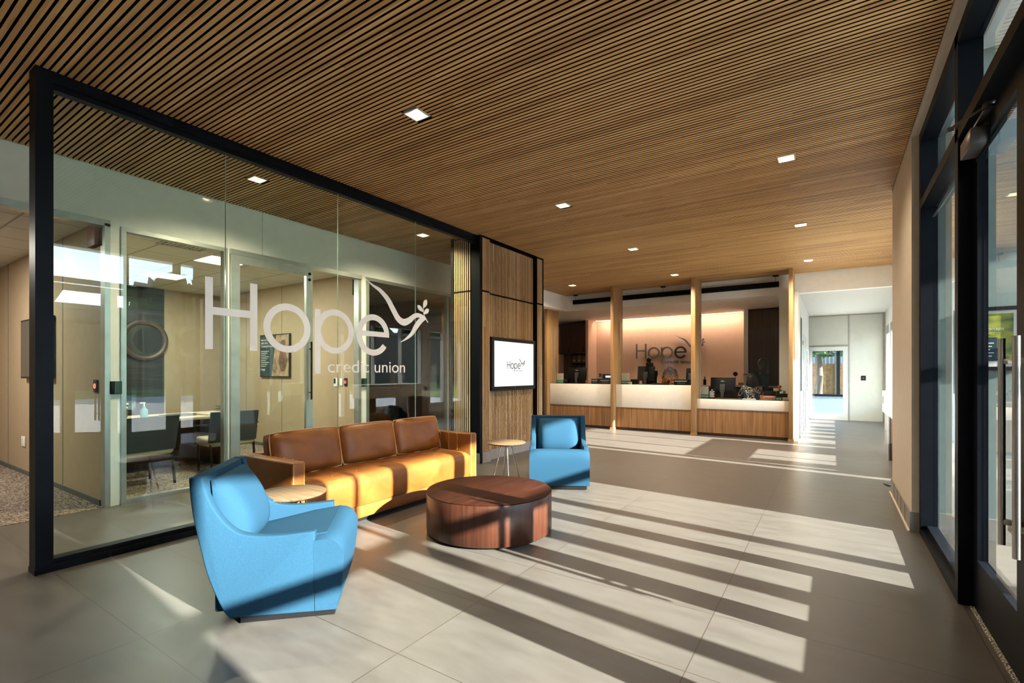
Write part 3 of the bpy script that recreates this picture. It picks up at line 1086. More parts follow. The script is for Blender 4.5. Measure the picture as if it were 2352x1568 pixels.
MB().box((-.11, -.185, .004), (.115, .185, .024)).build('pages', BEIGEFAB, bk, 0)
bk = thing('document_folder', 'flat beige folder beside the notebook on the office table', 'folder', (-7.62, 3.52, .74), .1)
MB().box((-.15, -.16, 0), (.15, .16, .018), .003).build('cover', DESKTOP, bk)
kb = thing('key_chain', 'dark chain of keys beside the blue sanitizer bottle', 'keys', (-7.85, 2.93, .745))
MB().tube([(.02 * math.sin(i * 1.3), -.14 + i * .025, .0) for i in range(12)], .006, 6).build('chain', PLASTIC, kb)


def spiky_plant(name, label, loc, n, ln, potr=.06, poth=.06):
    t = thing(name, label, 'plant', loc)
    MB().lathe([(0, 0), (potr * .8, 0), (potr, poth), (0, poth)], 20).build('pot', DKGREY, t)
    mb = MB()
    for i in range(n):
        a = 2 * PI * i / n + random.random() * .4
        tl = R(20 + random.random() * 55)
        d = Vector((math.cos(a) * math.sin(tl), math.sin(a) * math.sin(tl), math.cos(tl)))
        p0 = Vector((0, 0, poth * .9))
        pts = [p0 + d * ln * s + Vector((0, 0, -.25 * ln * s * s)) for s in (0, .4, .75, 1)]
        mb.tube(pts, [.012, .014, .008, .001], 5)
    mb.build('leaves', GREENLEAF, t)
    return t


spiky_plant('spiky_plant', 'dark spiky succulent on the far corner of the office table', (-7.7, 3.76, .74), 22, .2)

# second, unlit office: counter, cabinet, things
dk = thing('dark_credenza', 'long dark credenza in the unlit second office', 'credenza', (-8.2, 6.3, .004))
MB().box((-.35, -1.1, 0), (.35, 1.1, 1.02)).build('body', DARKWOOD, dk, 0)
MB().box((-.38, -1.13, 1.02), (.38, 1.13, 1.05)).build('worktop', DARKWALL, dk, 0)
b2 = thing('spray_bottle', 'small pale bottle standing on the dark credenza', 'bottle', (-7.95, 6.15, 1.054))
MB().lathe([(0, 0), (.03, 0), (.032, .1), (.012, .14), (.012, .17), (0, .17)], 14).build('body', PAPER, b2)
b3 = thing('wall_notice', 'pale narrow notice hanging on the credenza front', 'notice', (-7.845, 6.35, .62))
MB().box((0, -.09, -.2), (.004, .09, .2)).build('sheet', flat('dull_paper', (.35, .36, .34), .7), b3, 0)
spiky_plant('potted_plant', 'small green potted plant in the unlit second office', (-7.5, 5.75, .66), 16, .14)
st_ = thing('plant_stool', 'dark low stool under the potted plant in the unlit office', 'stool', (-7.5, 5.75, .004))
MB().box((-.16, -.16, .62), (.16, .16, .655), .006).build('seat', DKGREY, st_)
for sx in (-1, 1):
    for sy in (-1, 1):
        MB().cyl((sx * .13, sy * .13, 0), (sx * .13, sy * .13, .62), .012, None, 8).build('leg', PLASTIC, st_)

# ---------------------------------------------------------------- entrance storefront (inner line, X .61 - .72)
SX0, SX1, GX = .61, .72, .695
zt0, zt1, ztop = 2.715, 2.785, 3.36
sf = thing('window_3', 'black framed entrance glazing with tall panes and transom', 'window', kind='structure')
mb = MB()
mb.box((SX0, 5.24, 0), (SX1, 5.315, ztop))                    # wall jamb
mb.box((SX0, 3.80, 0), (SX1, 3.885, ztop))                    # mullion between side pane and doors
mb.box((SX0, 1.90, 0), (SX1, 1.985, ztop))
mb.box((SX0, YF, 0), (SX1, YF + .06, ztop))
mb.box((SX0, .10, 0), (SX1, .18, ztop))
mb.build('mullion', BLACK, sf, 0)
mb = MB().box((SX0, YF, ztop - .08), (SX1, 5.24, ztop)).box((SX0, YF, zt0), (SX1, 5.24, zt1))
mb.build('transom', BLACK, sf, 0)
mb = MB().box((SX0, 3.885, 0), (SX1, 5.24, .05)).box((GX - .045, 3.885, .05), (SX1, 5.24, .085)).box((SX0, YF, 0), (SX1, 1.90, .07))
mb.build('sill', BLACK, sf, 0)
for (y0, y1) in ((3.885, 5.24), (.18, 1.90), (YF + .06, .10)):
    MB().box((GX - .006, y0, .085), (GX + .006, y1, zt0)).build('pane', CLEAR, sf, 0)
for (y0, y1) in ((3.885, 5.24), (1.985, 3.80), (.18, 1.90), (YF + .06, .10)):
    MB().box((GX - .006, y0, zt1), (GX + .006, y1, ztop - .08)).build('pane', CLEAR, sf, 0)
mb = MB()
for z in (3.05, 2.55):
    mb.tube([(GX - .012, 3.9, zt1 + .05 if z > 3 else zt0 - .09), (GX - .012, 5.2, zt1 + .05 if z > 3 else zt0 - .09)], .004, 5)
mb.build('gasket', DKGREY, sf, 0)

DOORX = (.675, .72)


def entry_door(y0, y1, label, hinge_far, name):
    t = thing(name, label, 'door', kind='structure')
    st = .10
    mb = MB().box((DOORX[0], y0, .012), (DOORX[1], y0 + st, 2.70)).box((DOORX[0], y1 - st, .012), (DOORX[1], y1, 2.70))
    mb.build('stile', BLACK, t, 0)
    MB().box((DOORX[0], y0 + st, .012), (DOORX[1], y1 - st, .30)).build('bottom_rail', BLACK, t, 0)
    MB().box((DOORX[0], y0 + st, 2.60), (DOORX[1], y1 - st, 2.70)).build('top_rail', BLACK, t, 0)
    MB().box((GX - .004, y0 + st, .30), (GX + .008, y1 - st, 2.60)).build('pane', CLEAR, t, 0)
    yy = y0 + .05 if hinge_far else y1 - .15
    for sx, xh in ((-1, DOORX[0] - .058), (1, DOORX[1] + .058)):
        mb = MB().cyl((xh, yy, .60), (xh, yy, 1.50), .0125, None, 20)
        hb = mb.build('pull_bar', STEEL, t)
        for zz in (.70, 1.40):
            ya, yb = (yy - .012, yy + .012) if hinge_far else (yy - .012, y1 - .06)
            MB().box((xh - .006, yy - .012, zz - .012), (xh + .006, yb, zz + .012), .003).box((min(xh, DOORX[0]), yb - .024, zz - .012), (max(xh, DOORX[1]), yb, zz + .012), .003).build('standoff', STEEL, hb)
    return t


d1 = entry_door(2.901, 3.797, 'black framed glass entrance leaf with closer and round pull bars', True, 'door_3')
entry_door(1.988, 2.899, 'second black framed glass entrance leaf near the camera', False, 'door_4')
# closer on the far leaf
cl = thing('door_closer', 'grey hydraulic door closer with bent arm on the entrance leaf', 'door closer', (DOORX[0], 3.55, 2.60))
MB().box((-.075, -.11, -.055), (0, .13, .035), .006).build('body', flat('closer_grey', (.16, .15, .15), .32, .6), cl)
MB().box((-.004, -.125, -.068), (.0, .145, .048)).build('backplate', BLACK, cl, 0)
mb = MB().cyl((-.035, .0, .035), (-.035, .0, .06), .020, None, 16)
mb.build('pinion', DKGREY, cl)
ARM = flat('arm_grey', (.12, .12, .12), .3, .6)
MB().prism([(-.020, .014, .050), (-.050, .004, .050), (-.032, -.19, .088), (.0, -.185, .088)], (0, 0, .014), .002, 1).build('lower_arm', ARM, cl)
mb = MB().prism([(-.030, -.160, .098), (-.002, -.190, .112), (-.113, .043, .112), (-.143, .052, .092)], (0, 0, .014), .002, 1)
mb.cyl((-.016, -.18, .085), (-.016, -.18, .118), .026, None, 20).ball((-.129, .05, .107), .018, 1, 1, .7)
mb.build('upper_arm', ARM, cl)
# threshold
thd = thing('door_threshold', 'gravel flecked black mat strip under the entrance leaf', 'threshold', (0, 0, 0))
m_, nt_, out_ = new_mat('flecked_mat')
b_ = pbr(nt_, out_, (.1, .1, .1), .9)
noise_col(nt_, b_, (.02, .02, .02), (.75, .7, .6), (140, 140, 140), 2, (.45, .6))
MB().box((.66, 1.99, 0), (.80, 3.79, .006)).build('strip', m_, thd, 0)

# vestibule beyond
struct('wall_vestibule', MB().box((.72, 5.40, 0), (3.45, 5.52, 4.1)).box((.70, 5.32, 0), (.74, 5.42, 3.6)), flat('vestibule_shade_grey', (.20, .245, .235), .6, 0, .3, .03), 'end wall of the entrance vestibule with its shade put in as grey green', 'wall')  # wall colour darkened to stand in for shade
struct('ceiling_vestibule', MB().box((.78, -2.4, 3.98), (3.45, 5.4, 4.08)), WHITE, 'white ceiling of the entrance vestibule', 'ceiling')
struct('baseboard_vestibule', MB().box((.74, 5.385, 0), (3.3, 5.40, .17)), GREY, 'grey tile base of the vestibule end wall', 'baseboard')
pf = thing('framed_poster', 'black framed green and yellow poster on the vestibule end wall', 'poster', (1.0, 5.395, 1.635))
mb = MB().box((-.01, -.025, .215), (.26, 0, .245)).box((-.01, -.025, -.265), (.26, 0, -.235)).box((-.04, -.025, -.265), (-.01, 0, .245)).box((.23, -.025, -.235), (.26, 0, .215))
mb.build('frame', PLASTIC, pf, 0)
MB().box((-.01, -.012, -.235), (.23, 0, .215)).build('mat', PAPER, pf, 0)
m_, nt_, out_ = new_mat('poster_green_art')
b_ = pbr(nt_, out_, (.3, .4, .05), .5)
noise_col(nt_, b_, (.03, .10, .05), (.45, .45, .04), (7, 7, 12), 3, (.35, .65))
MB().box((.0, -.014, -.19), (.193, -.012, .19)).build('print', m_, pf, 0)
MB().box((.0, -.0145, -.19), (.10, -.0138, -.0)).build('text_panel', NAVY, pf, 0)
mb = MB()
for i_ in range(5):
    mb.box((.045, -.0152, -.05 - i_ * .026), (.08 - .012 * (i_ % 3), -.0146, -.042 - i_ * .026))
mb.build('small_print', PAPER, pf, 0)
o_ = text_mesh('lettering', 'OPPORTUNITY', .030, PAPER, pf, Matrix.Identity(4))
o_.data.transform(plane_M((.071, -.0156, .062), (1, 0, 0), (0, 0, 1)) @ Matrix.Diagonal((.66, 1, 1, 1)))
text_mesh('lettering', 'ALL', .026, flat('poster_yellow', (.6, .55, .1), .5), pf, plane_M((.065, -.0156, .030), (1, 0, 0), (0, 0, 1)))
# outer glazing line
og = thing('window_4', 'outer black mullioned glazing of the vestibule', 'window', kind='structure')
OX = 3.3
mb = MB()
for yc, wd2, zz0, zz1 in ((2.125, .15, 0, 2.39), (3.055, .19, 0, 2.31), (3.985, .15, 0, 2.39), (2.125, .05, 2.39, 3.95), (3.985, .06, 2.39, 3.95), (5.33, .1, 0, 3.95), (.56, .08, 0, 3.95)):
    mb.box((OX, yc - wd2 / 2, zz0), (OX + .12, yc + wd2 / 2, zz1))
mb.build('mullion', BLACK, og, 0)
MB().box((OX, .6, 3.85), (OX + .12, 5.3, 3.95)).box((OX, .6, 0), (OX + .12, 5.3, .1)).build('transom', BLACK, og, 0)
MB().box((OX, .6, 2.31), (OX + .1, 5.3, 2.39)).build('transom', BLACK, og, 0)
for y0, y1 in ((.6, 2.05), (2.2, 2.96), (3.15, 3.91), (4.06, 5.28)):
    MB().box((OX + .05, y0, .1), (OX + .062, y1, 3.85)).build('pane', CLEAR, og, 0)
struct('wall_vestibule_near', MB().box((OX, -2.4, 0), (OX + .2, .56, 4.1)).box((.72, -2.5, 0), (3.45, -2.4, 4.1)), WHITE, 'white vestibule walls nearest the camera', 'wall')
struct('canopy', MB().box((.74, -4, 4.45), (6.9, 18, 4.75)), WHITE, 'flat white entrance canopy outside', 'canopy')

# ---------------------------------------------------------------- corridor outer wall with windows
wins = [(7.60, 7.76), (7.92, 8.70), (8.74, 9.68), (9.72, 10.45), (10.85, 11.45), (11.9, 12.3), (12.7, 13.05), (13.5, 13.8), (14.3, 15.1), (15.45, 16.35)]
ZS, ZHd = .44, 2.6
mb = MB().box((XC, 6.91, 0), (XC + .14, 7.60, ZS)).box((XC, 7.60, 0), (XC + .14, 7.76, .02)).box((XC, 7.76, 0), (XC + .14, YB, ZS)).box((XC, 6.91, ZHd), (XC + .14, YB, H + .1))
ye = 6.91
for a, b in wins:
    if a - ye > .001:
        mb.box((XC, ye, ZS), (XC + .14, a, ZHd))
    ye = b
mb.box((XC, ye, ZS), (XC + .14, YB, ZHd))
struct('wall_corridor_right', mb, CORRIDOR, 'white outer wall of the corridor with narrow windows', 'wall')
wz = thing('window_5', 'row of narrow clear window panes in the corridor outer wall', 'window', kind='structure')
for a, b in wins:
    MB().box((XC + .06, a, .02 if a == 7.60 else ZS), (XC + .07, b, ZHd)).build('pane', CLEAR, wz, 0)
struct('baseboard_corridor', MB().box((XC - .014, 6.93, 0), (XC, 7.59, .17)).box((XC - .014, 7.77, 0), (XC, YB, .17)), GREY, 'grey tile base of the corridor outer wall', 'baseboard')

# corridor left wall and end
mb = MB().box((-.66, 11.62, 0), (-.58, YB, HC)).box((-.645, 11.3, 0), (-.58, 11.62, HC))
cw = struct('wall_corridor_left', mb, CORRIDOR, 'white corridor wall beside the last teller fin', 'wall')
MB().box((-.582, 12.1, .95), (-.572, 12.55, 2.55)).build('slot_window', BLACK, cw, 0)
MB().box((-.582, 12.0, 0), (-.574, 12.06, 2.7)).box((-.582, 13.3, 0), (-.574, 13.36, 2.2)).box((-.582, 14.35, 0), (-.574, 14.41, 2.2)).box((-.582, 13.3, 2.2), (-.574, 14.41, 2.26)).build('door_frame', ALU, cw, 0)
MB().cyl((-.53, 14.2, .9), (-.53, 14.2, 1.9), .015, None, 10).build('pull_bar', ALU, cw)
MB().box((-.58, 13.05, 1.15), (-.565, 13.15, 1.3)).box((-.58, 13.05, 2.0), (-.565, 13.15, 2.1)).build('keypad', GREY, cw, 0)
mb = MB().box((-.66, YB, 0), (-.60, YB + .1, HC)).box((-.60, YB, 2.14), (.38, YB + .1, HC)).box((.385, YB, 0), (1.3, YB + .1, HC))
ce = struct('wall_corridor_end', mb, flat('pale_panel', (.44, .44, .39), .5, 0, .3, .02), 'pale panelled end wall of the corridor', 'wall')
mb = MB().box((.366, YB - .012, 0), (.39, YB, HC)).box((-.60, YB - .012, HC - .03), (1.15, YB, HC - .01)).box((1.135, YB - .02, 0), (1.165, YB, HC)).box((-.6, YB - .012, 2.12), (.37, YB, 2.145)).box((-.615, YB - .012, 0), (-.598, YB, HC)).box((.39, YB - .012, 0), (1.135, YB, .02))
mb.box((.362, YB + .001, 0), (.386, YB + .09, 2.15)).box((-.605, YB + .001, 2.10), (.386, YB + .09, 2.15)).box((-.605, YB - .02, 0), (.362, YB + .04, .011))
mb.build('reveal', GREY, ce, 0)
wall_plate('card_reader', 'small black reader on the pale corridor end panel', 'card reader', (.71, YB - .001, 1.205), .11, .13, PLASTIC, parts=[('lens', -.02, -.02, .02, .02, DKGREY)])
db = thing('door_5', 'white framed glass exit door at the corridor end', 'door', kind='structure')
mb = MB()
for a, b in (((-.595, 0.01), (-.495, 2.10)), ((.243, .01), (.362, 2.10))):
    mb.box((a[0], YB - .02, a[1]), (b[0], YB + .03, b[1]))
mb.box((-.495, YB - .02, 1.98), (.243, YB + .03, 2.10)).box((-.495, YB - .02, .01), (.243, YB + .03, .19))
mb.build('leaf', flat('white_door', (.46, .46, .44), .4, 0, .4, .02), db, 0)
MB().box((-.495, YB, .19), (.243, YB + .008, 1.98)).build('pane', OFFGLASS, db, 0)
MB().cyl((.30, YB - .06, .95), (.30, YB - .06, 1.72), .014, None, 12).box((.293, YB - .06, 1.0), (.307, YB - .02, 1.015)).box((.293, YB - .06, 1.65), (.307, YB - .02, 1.665)).build('pull_bar', PAPER, db)
# ceiling diffuser and transom bars at the corridor end
cd = thing('linear_diffuser', 'pale slot diffuser in the corridor ceiling by the exit door', 'diffuser', (-.1, 16.1, HC))
MB().box((-.4, -.06, -.012), (.4, .06, 0)).build('frame', PAPER, cd, 0)
MB().box((-.37, -.02, -.014), (.37, .02, -.012)).build('slot', GREY, cd, 0)
for i, (yy, lb) in enumerate(((15.9, 'pale vent grille over the farther corridor window'), (14.7, 'pale vent grille over the nearer corridor window'))):
    vg = thing('vent_grille', lb, 'vent', (XC - .004, yy, 2.48))
    MB().box((-.015, -.40, -.12), (0, .40, .12)).build('frame', ALU, vg, 0)
    mb = MB()
    for j in range(5):
        mb.box((-.018, -.34 + j * .15, -.10), (-.015, -.27 + j * .15, .10))
    mb.build('slats', GREY, vg, 0)

# check desk in the corridor
dsk = thing('check_desk', 'white solid surface writing shelf on a wooden leg under the corridor windows', 'desk', (.70, 9.15, 0))
MB().box((0, -1.15, 1.0), (.49, 1.15, 1.05), .003).build('worktop', SOLID, dsk)
MB().box((0, -1.15, .70), (.04, 1.15, 1.0)).box((.04, -1.15, .70), (.49, -1.11, 1.0)).build('apron', SOLID, dsk, 0)
MB().box((0.005, .28, 0), (.04, .34, .70)).build('leg_edge', ALU, dsk, 0)
MB().box((.03, .28, 0), (.47, 1.12, .70)).build('cabinet', flat('desk_brown', (.10, .058, .036), .4), dsk, 0)
MB().box((.05, -1.11, 0), (.47, -.78, .70)).build('cabinet', flat('desk_brown', (.10, .058, .036), .4), dsk, 0)  # out of view, added to block window light under the near end
MB().box((.028, .285, .40), (.03, 1.1, .404)).build('drawer_gap', BLACK, dsk, 0)
MB().box((-.003, .92, .84), (0, 1.05, .96)).build('socket', PLASTIC, dsk, 0)
sp_ = thing('stanchion', 'round grey stanchion base just past the cream wall pier', 'stanchion', (.70, 7.42, 0))
MB().lathe([(0, 0), (.185, 0), (.185, .012), (.15, .025), (.04, .035), (0, .035)], 40).build('base', flat('stanchion_grey', (.06, .06, .065), .3, .6), sp_)
MB().cyl((0, 0, .03), (0, 0, .95), .03).ball((0, 0, .97), .04).build('post', MATS['stanchion_grey'], sp_)

# ---------------------------------------------------------------- teller line
YT = 10.90


def fin(x0, x1, label):
    t = thing('timber_fin', label, 'wood fin', ((x0 + x1) / 2, YT, 0), 0, 'timber fins of the teller line')
    hw = (x1 - x0) / 2
    MB().box((-hw, 0, .0), (hw, .60, H - .002), .003).build('board', FIN, t)
    MB().box((-hw - .012, -.012, 0), (hw + .012, .130, .05)).build('base_block', FIN, t, 0)
    return t


fin(-4.407, -4.331, 'tall timber fin left of the lettered rear wall')
fin(-2.564, -2.473, 'tall timber fin between the middle and right teller windows')
fin(-.719, -.648, 'tall timber fin at the corridor end of the tellers')
t = thing('timber_fin', 'brown timber fin at the left end beside the slatted block', 'wood fin', (-6.16, YT, 0), 0, 'timber fins of the teller line')
MB().box((-.05, 0, .05), (.03, .62, HC - .002), .003).build('board', FIN, t)
MB().box((-.06, -.012, 0), (.042, .13, .05)).build('base_block', FIN, t, 0)


def counter(x0, x1, top, zb, label):
    t = thing('teller_counter', label, 'counter', ((x0 + x1) / 2, 11.04, 0), 0, 'teller counters')
    hw = (x1 - x0) / 2
    MB().box((-hw, 0, zb), (hw, .07, top), .002).build('white_fascia', SOLID, t)
    MB().box((-hw, .012, .06), (hw, .07, zb)).build('wood_panel', VENEER, t, 0)
    MB().box((-hw, .03, 0), (hw, .07, .06)).build('plinth', DARKWOOD, t, 0)
    MB().box((-hw, .07, top - .03), (hw, .85, top - .0075)).build('worktop', DARKWALL, t, 0)
    return t


counter(-6.125, -4.410, 1.075, .54, 'teller counter with white band at the left window')
counter(-4.328, -2.567, 1.075, .535, 'teller counter with white band at the middle window')
counter(-2.47, -.722, .785, .575, 'lower teller counter at the right window by the corridor')


def screen_glass(x0, x1, z0, z1, label):
    t = thing('teller_glass', label, 'glass screen', ((x0 + x1) / 2, 11.25, 0), 0, 'teller glass screens')
    hw = (x1 - x0) / 2
    MB().box((-hw, 0, z0), (hw, .010, z1)).build('pane', TELLERGLASS, t, 0)
    MB().box((-hw, -.004, z0), (-hw + .035, .014, z1)).build('edge_channel', ALU, t, 0)
    return t


screen_glass(-6.125, -4.41, 1.075, 2.55, 'clear glass screen over the left teller counter')
screen_glass(-4.328, -2.567, 1.075, 2.62, 'clear glass screen over the middle teller counter')
screen_glass(-2.47, -.722, .785, 2.63, 'clear glass screen over the lower right teller counter')

# black linear pendant
pn = thing('linear_pendant', 'long black linear pendant lamp in front of the white soffit', 'pendant lamp', (-3.33, 11.57, 3.155))
MB().box((-2.39, -.035, 0), (2.39, .035, .11), .003).build('body', BLACK, pn)
for x in (-2.32, -.03, 2.33):
    MB().cyl((x, 0, .11), (x, 0, .225), .003, None, 6).build('cable', BLACK, pn)
    MB().cyl((x, 0, .225), (x, 0, .244), .06, None, 24).build('canopy', BLACK, pn)

# teller room shell
YR = 14.6
wtb = struct('wall_teller_back', MB().box((-8.0, YR, 0), (-.66, YR + .12, HC)), PINKWALL, 'warm lit teller rear wall carrying the raised logo', 'wall')
struct('wall_teller_left', MB().box((-8.1, 7.5, 0), (-8.0, 14.7, HC)).box((-8.0, 7.5, 0), (-6.1, 7.6, HC)).box((-6.47, 13.95, 0), (-6.38, YR, HC)), PINKWALL, 'pinkish side walls of the teller room', 'wall')
struct('wall_teller_end', MB().box((-.965, 11.92, 0), (-.665, YR, HC)), WHITE, 'pale return wall between the tellers and the corridor', 'wall')
struct('wall_teller_right', MB().box((-1.93, 13.85, 0), (-1.83, YR, HC)), WHITE, 'pale side walls around the dark tall cabinet', 'wall')
cv = thing('cove_light', 'warm linear cove light along the top of the lettered rear wall', 'light strip', (-4.15, YR - .28, HC))
MB().box((-2.12, -.015, -.012), (2.12, .015, -.004)).build('diffuser', COVE, cv, 0)
MB().box((-2.15, -.04, -.004), (2.15, .04, 0)).build('channel', DKGREY, cv, 0)
ld = bpy.data.lights.new('cove_wash', 'AREA')
ld.shape = 'RECTANGLE'
ld.size, ld.size_y = 4.2, .05
ld.energy = 12
ld.color = (1, .69, .49)
lo = bpy.data.objects.new('cove_wash', ld)
COL.objects.link(lo)
lo.parent = cv
lo.location = (0, 0, -.03)
lo.rotation_euler = (R(35), 0, 0)
downlight(-1.24, 13.1, 'square downlight over the tall dark cabinet', HC, power=90)
downlight(-6.88, 12.9, 'square downlight above the left teller corner', HC, power=90)
# raised logo on the rear wall
sg = thing('wall_sign', 'raised metal letter logo with dove on the teller rear wall', 'sign', (-5.049, YR - .02, 1.776))
MS = plane_M((0, -.035, 0), (1, 0, 0), (0, 0, 1))
logo(sg, MS, .742, -.03 if False else .03, {'*': LETTER_METAL, 'letter_e': LETTER_DARK, 'dove': LETTER_METAL}, 'credit union', LETTER_DARK)
mb = MB()
for x in (.02, .3, .55, .8, 1.2, 1.6, 1.95):
    mb.cyl((x, -.036, .16), (x, .02, .16), .006, None, 6)
mb.build('standoff_pins', LETTER_METAL, sg)
# rear worktop and cabinets
rc = thing('rear_worktop', 'low dark rear cabinet run with a light worktop under the logo wall', 'cabinet', (-4.15, 14.2, 0))
MB().box((-2.2, 0, 0), (2.2, .38, .97)).build('carcass', DARKWOOD, rc, 0)
MB().box((-2.2, -.03, .97), (2.2, .38, 1.01), .004).build('worktop', DESKTOP, rc)
for i in range(6):
    d_ = MB().box((-2.17 + i * .73, -.015, .1), (-1.47 + i * .73, 0, .94)).build('door', DARKWOOD, rc, 0)
    MB().box((-1.55 + i * .73, -.03, .7), (-1.54 + i * .73, -.015, .88)).build('handle', ALU, d_, 0)
tc_ = thing('tall_cabinet', 'tall dark brown cabinet behind the standing woman', 'cabinet', (-1.40, 13.9, 0))
MB().box((-.43, 0, 1.02), (.43, .65, 2.98)).box((-.43, .05, 0), (.43, .65, .97)).build('carcass', DARKWOOD, tc_, 0)
MB().box((-.43, -.02, .98), (.43, .65, 1.02)).build('worktop', DESKTOP, tc_, 0)
for i, x in enumerate((-.425, .0)):
    d_ = MB().box((x + .004, -.02, 1.04), (x + .42, 0, 2.96)).build('door', DARKWOOD, tc_, 0)
    hx = x + .39 if i == 0 else x + .03
    MB().box((hx - .005, -.035, 1.15), (hx + .005, -.02, 1.42)).build('handle', ALU, d_, 0)
wcb = thing('wall_cabinet', 'dark wooden wall cupboards with binder niche at the left teller corner', 'cabinet', (-6.98, 14.0, 0))
MB().box((-.55, 0, 1.96), (.50, .55, 2.93)).build('carcass', DARKWOOD, wcb, 0)
for x in (-.55, -.03):
    d_ = MB().box((x + .004, -.018, 1.965), (x + .51, 0, 2.925)).build('door', DARKWOOD, wcb, 0)
    MB().box((x + .45, -.03, 2.0), (x + .46, -.018, 2.2)).build('handle', BLACK, d_, 0)
MB().box((-.55, .0, 0), (.50, .55, 1.0)).build('base', DARKWOOD, wcb, 0)
MB().box((-.55, .52, 1.0), (.5, .55, 1.96)).box((-.12, .1, 1.0), (-.1, .52, 1.96)).build('niche_back', flat('niche_brown', (.16, .12, .09), .6), wcb, 0)
for z in (1.35, 1.66):
    MB().box((-.10, .2, z), (.48, .52, z + .02)).build('shelf', DKGREY, wcb, 0)
for z, hh, nmat, lab in ((1.37, .24, 'd', 'dark binder'), (1.68, .24, 'l', 'pale paper tray box')):
    for i in range(3):
        mt = DKGREY if nmat == 'd' else flat('dull_box', (.20, .18, .15), .6)
        t = thing('file_box', '%s, %s on the %s shelf of the teller corner niche' % (lab, ('left', 'middle', 'right')[i], 'lower' if nmat == 'd' else 'upper'), 'file box', (-6.98 - .01 + i * .17, 14.21, z))
        MB().box((-.068, 0, 0), (.068, .25, hh), .004).build('box', mt, t)
        MB().box((-.03, -.002, .05), (.03, 0, .09)).build('label_slip', PAPER, t, 0)
wall_plate('alarm_keypad', 'dark keypad with red light on the teller side wall', 'keypad', (-6.25, YR - .001, 1.275), .085, .12, DKGREY, parts=[('lamp', -.015, -.03, .015, 0, RED)])
wall_plate('light_switch', 'pale switch plate right of the dark teller keypad', 'switch', (-6.14, YR - .001, 1.265), .085, .11, PAPER, parts=[('rocker', -.015, -.03, .015, .03, PAPER)])


# items on the counters -------------------------------------------------------
def monitor(x, y, z, w_, h_, rz, label, brand=False):
    t = thing('monitor', label, 'monitor', (x, y, z), rz, 'teller monitors')
    t2 = Matrix.Translation((0, 0, .09 + h_ / 2)) @ Matrix.Rotation(R(-6), 4, 'X')
    MB().box((-w_ / 2, 0, -h_ / 2), (w_ / 2, .03, h_ / 2), .006, 2, t2).build('housing', PLASTIC, t)
    MB().box((-w_ / 2 + .015, .030, -h_ / 2 + .015), (w_ / 2 - .015, .032, h_ / 2 - .015), 0, 2, t2).build('screen', flat('dim_screen', (.02, .03, .04), .15), t, 0)
    MB().box((-.05, -.035, -h_ * .35), (.05, 0, h_ * .1), .006, 2, t2).box((-.03, -.06, .012), (.03, -.03, .16), .004).build('stand', DKGREY, t)
    MB().box((-.12, -.13, 0), (.12, .05, .012), .004).build('base', DKGREY, t)
    if brand:
        text_mesh('badge', 'DELL', .035, PAPER, t, t2 @ plane_M((0, -.001, h_ * .28), (1, 0, 0), (0, 0, 1)))
    return t


ZC1, ZC3 = 1.07, .78
monitor(-5.59, 11.52, ZC1, .53, .33, .06, 'black monitor on the left teller counter', True)
monitor(-3.75, 11.50, ZC1, .43, .35, -.12, 'black monitor left of the bent curly haired person')
monitor(-2.76, 11.75, ZC1 + .0, .26, .30, -.3, 'black monitor behind the printer against the second fin')
monitor(-2.03, 11.50, ZC3, .51, .38, -.05, 'black monitor on the lower right teller counter', True)


def ncua(x, y, z, label, w_=.2):
    t = thing('counter_sign', label, 'sign', (x, y, z), 0, 'acrylic counter signs')
    MB().box((-w_ / 2, 0, .085), (w_ / 2, .006, .265)).build('plate', flat('acrylic_beige', (.50, .46, .38), .25), t, 0)
    MB().box((-w_ / 2, -.002, .0), (w_ / 2, .006, .085)).build('green_band', GREENP, t, 0)
    text_mesh('lettering', 'NCUA', .06, PAPER, t, plane_M((0, -.0025, .042), (1, 0, 0), (0, 0, 1)))
    MB().box((-w_ / 2, 0, -.004), (w_ / 2, .07, .0)).build('foot', DKGREY, t, 0)


ncua(-6.02, 11.4, ZC1 + .004, 'beige and green lettered sign at the far left teller window')
ncua(-4.22, 11.4, ZC1 + .004, 'beige and green lettered sign right of the first fin')
ncua(-2.385, 11.4, ZC3 + .004, 'beige and green lettered sign on the lower counter', .165)


def desk_phone(x, y, z, rz, label):
    t = thing('desk_phone', label, 'telephone', (x, y, z), rz, 'black desk phones')
    MB().prism([(-.10, -.10, 0), (.10, -.10, 0), (.10, .10, 0), (-.10, .10, 0)], (0, 0, .03), .004, 1).build('base', PLASTIC, t)
    MB().prism([(-.10, .0, .03), (.10, .0, .03), (.10, .09, .03), (-.10, .09, .03)], (0, .03, .09), .004, 1).build('display_stand', PLASTIC, t)
    MB().tube([(-.09, -.09, .045), (-.085, -.03, .06), (-.085, .04, .06), (-.09, .09, .05)], [.022, .014, .014, .022], 8).build('handset', DKGREY, t)
    return t


desk_phone(-5.955, 11.62, ZC1, .2, 'black desk phone beside the far left lettered sign')
desk_phone(-4.11, 11.66, ZC1, -.2, 'black desk phone beside the middle lettered sign')
t = thing('desk_phone', 'black upright phone beside the orange cup', 'telephone', (-1.345, 11.44, ZC3), 0, 'black desk phones')
MB().box((-.045, -.03, 0), (.045, .05, .02), .003).build('base', PLASTIC, t)
MB().box((-.03, -.01, .02), (.03, .03, .14), .01).build('handset', PLASTIC, t)


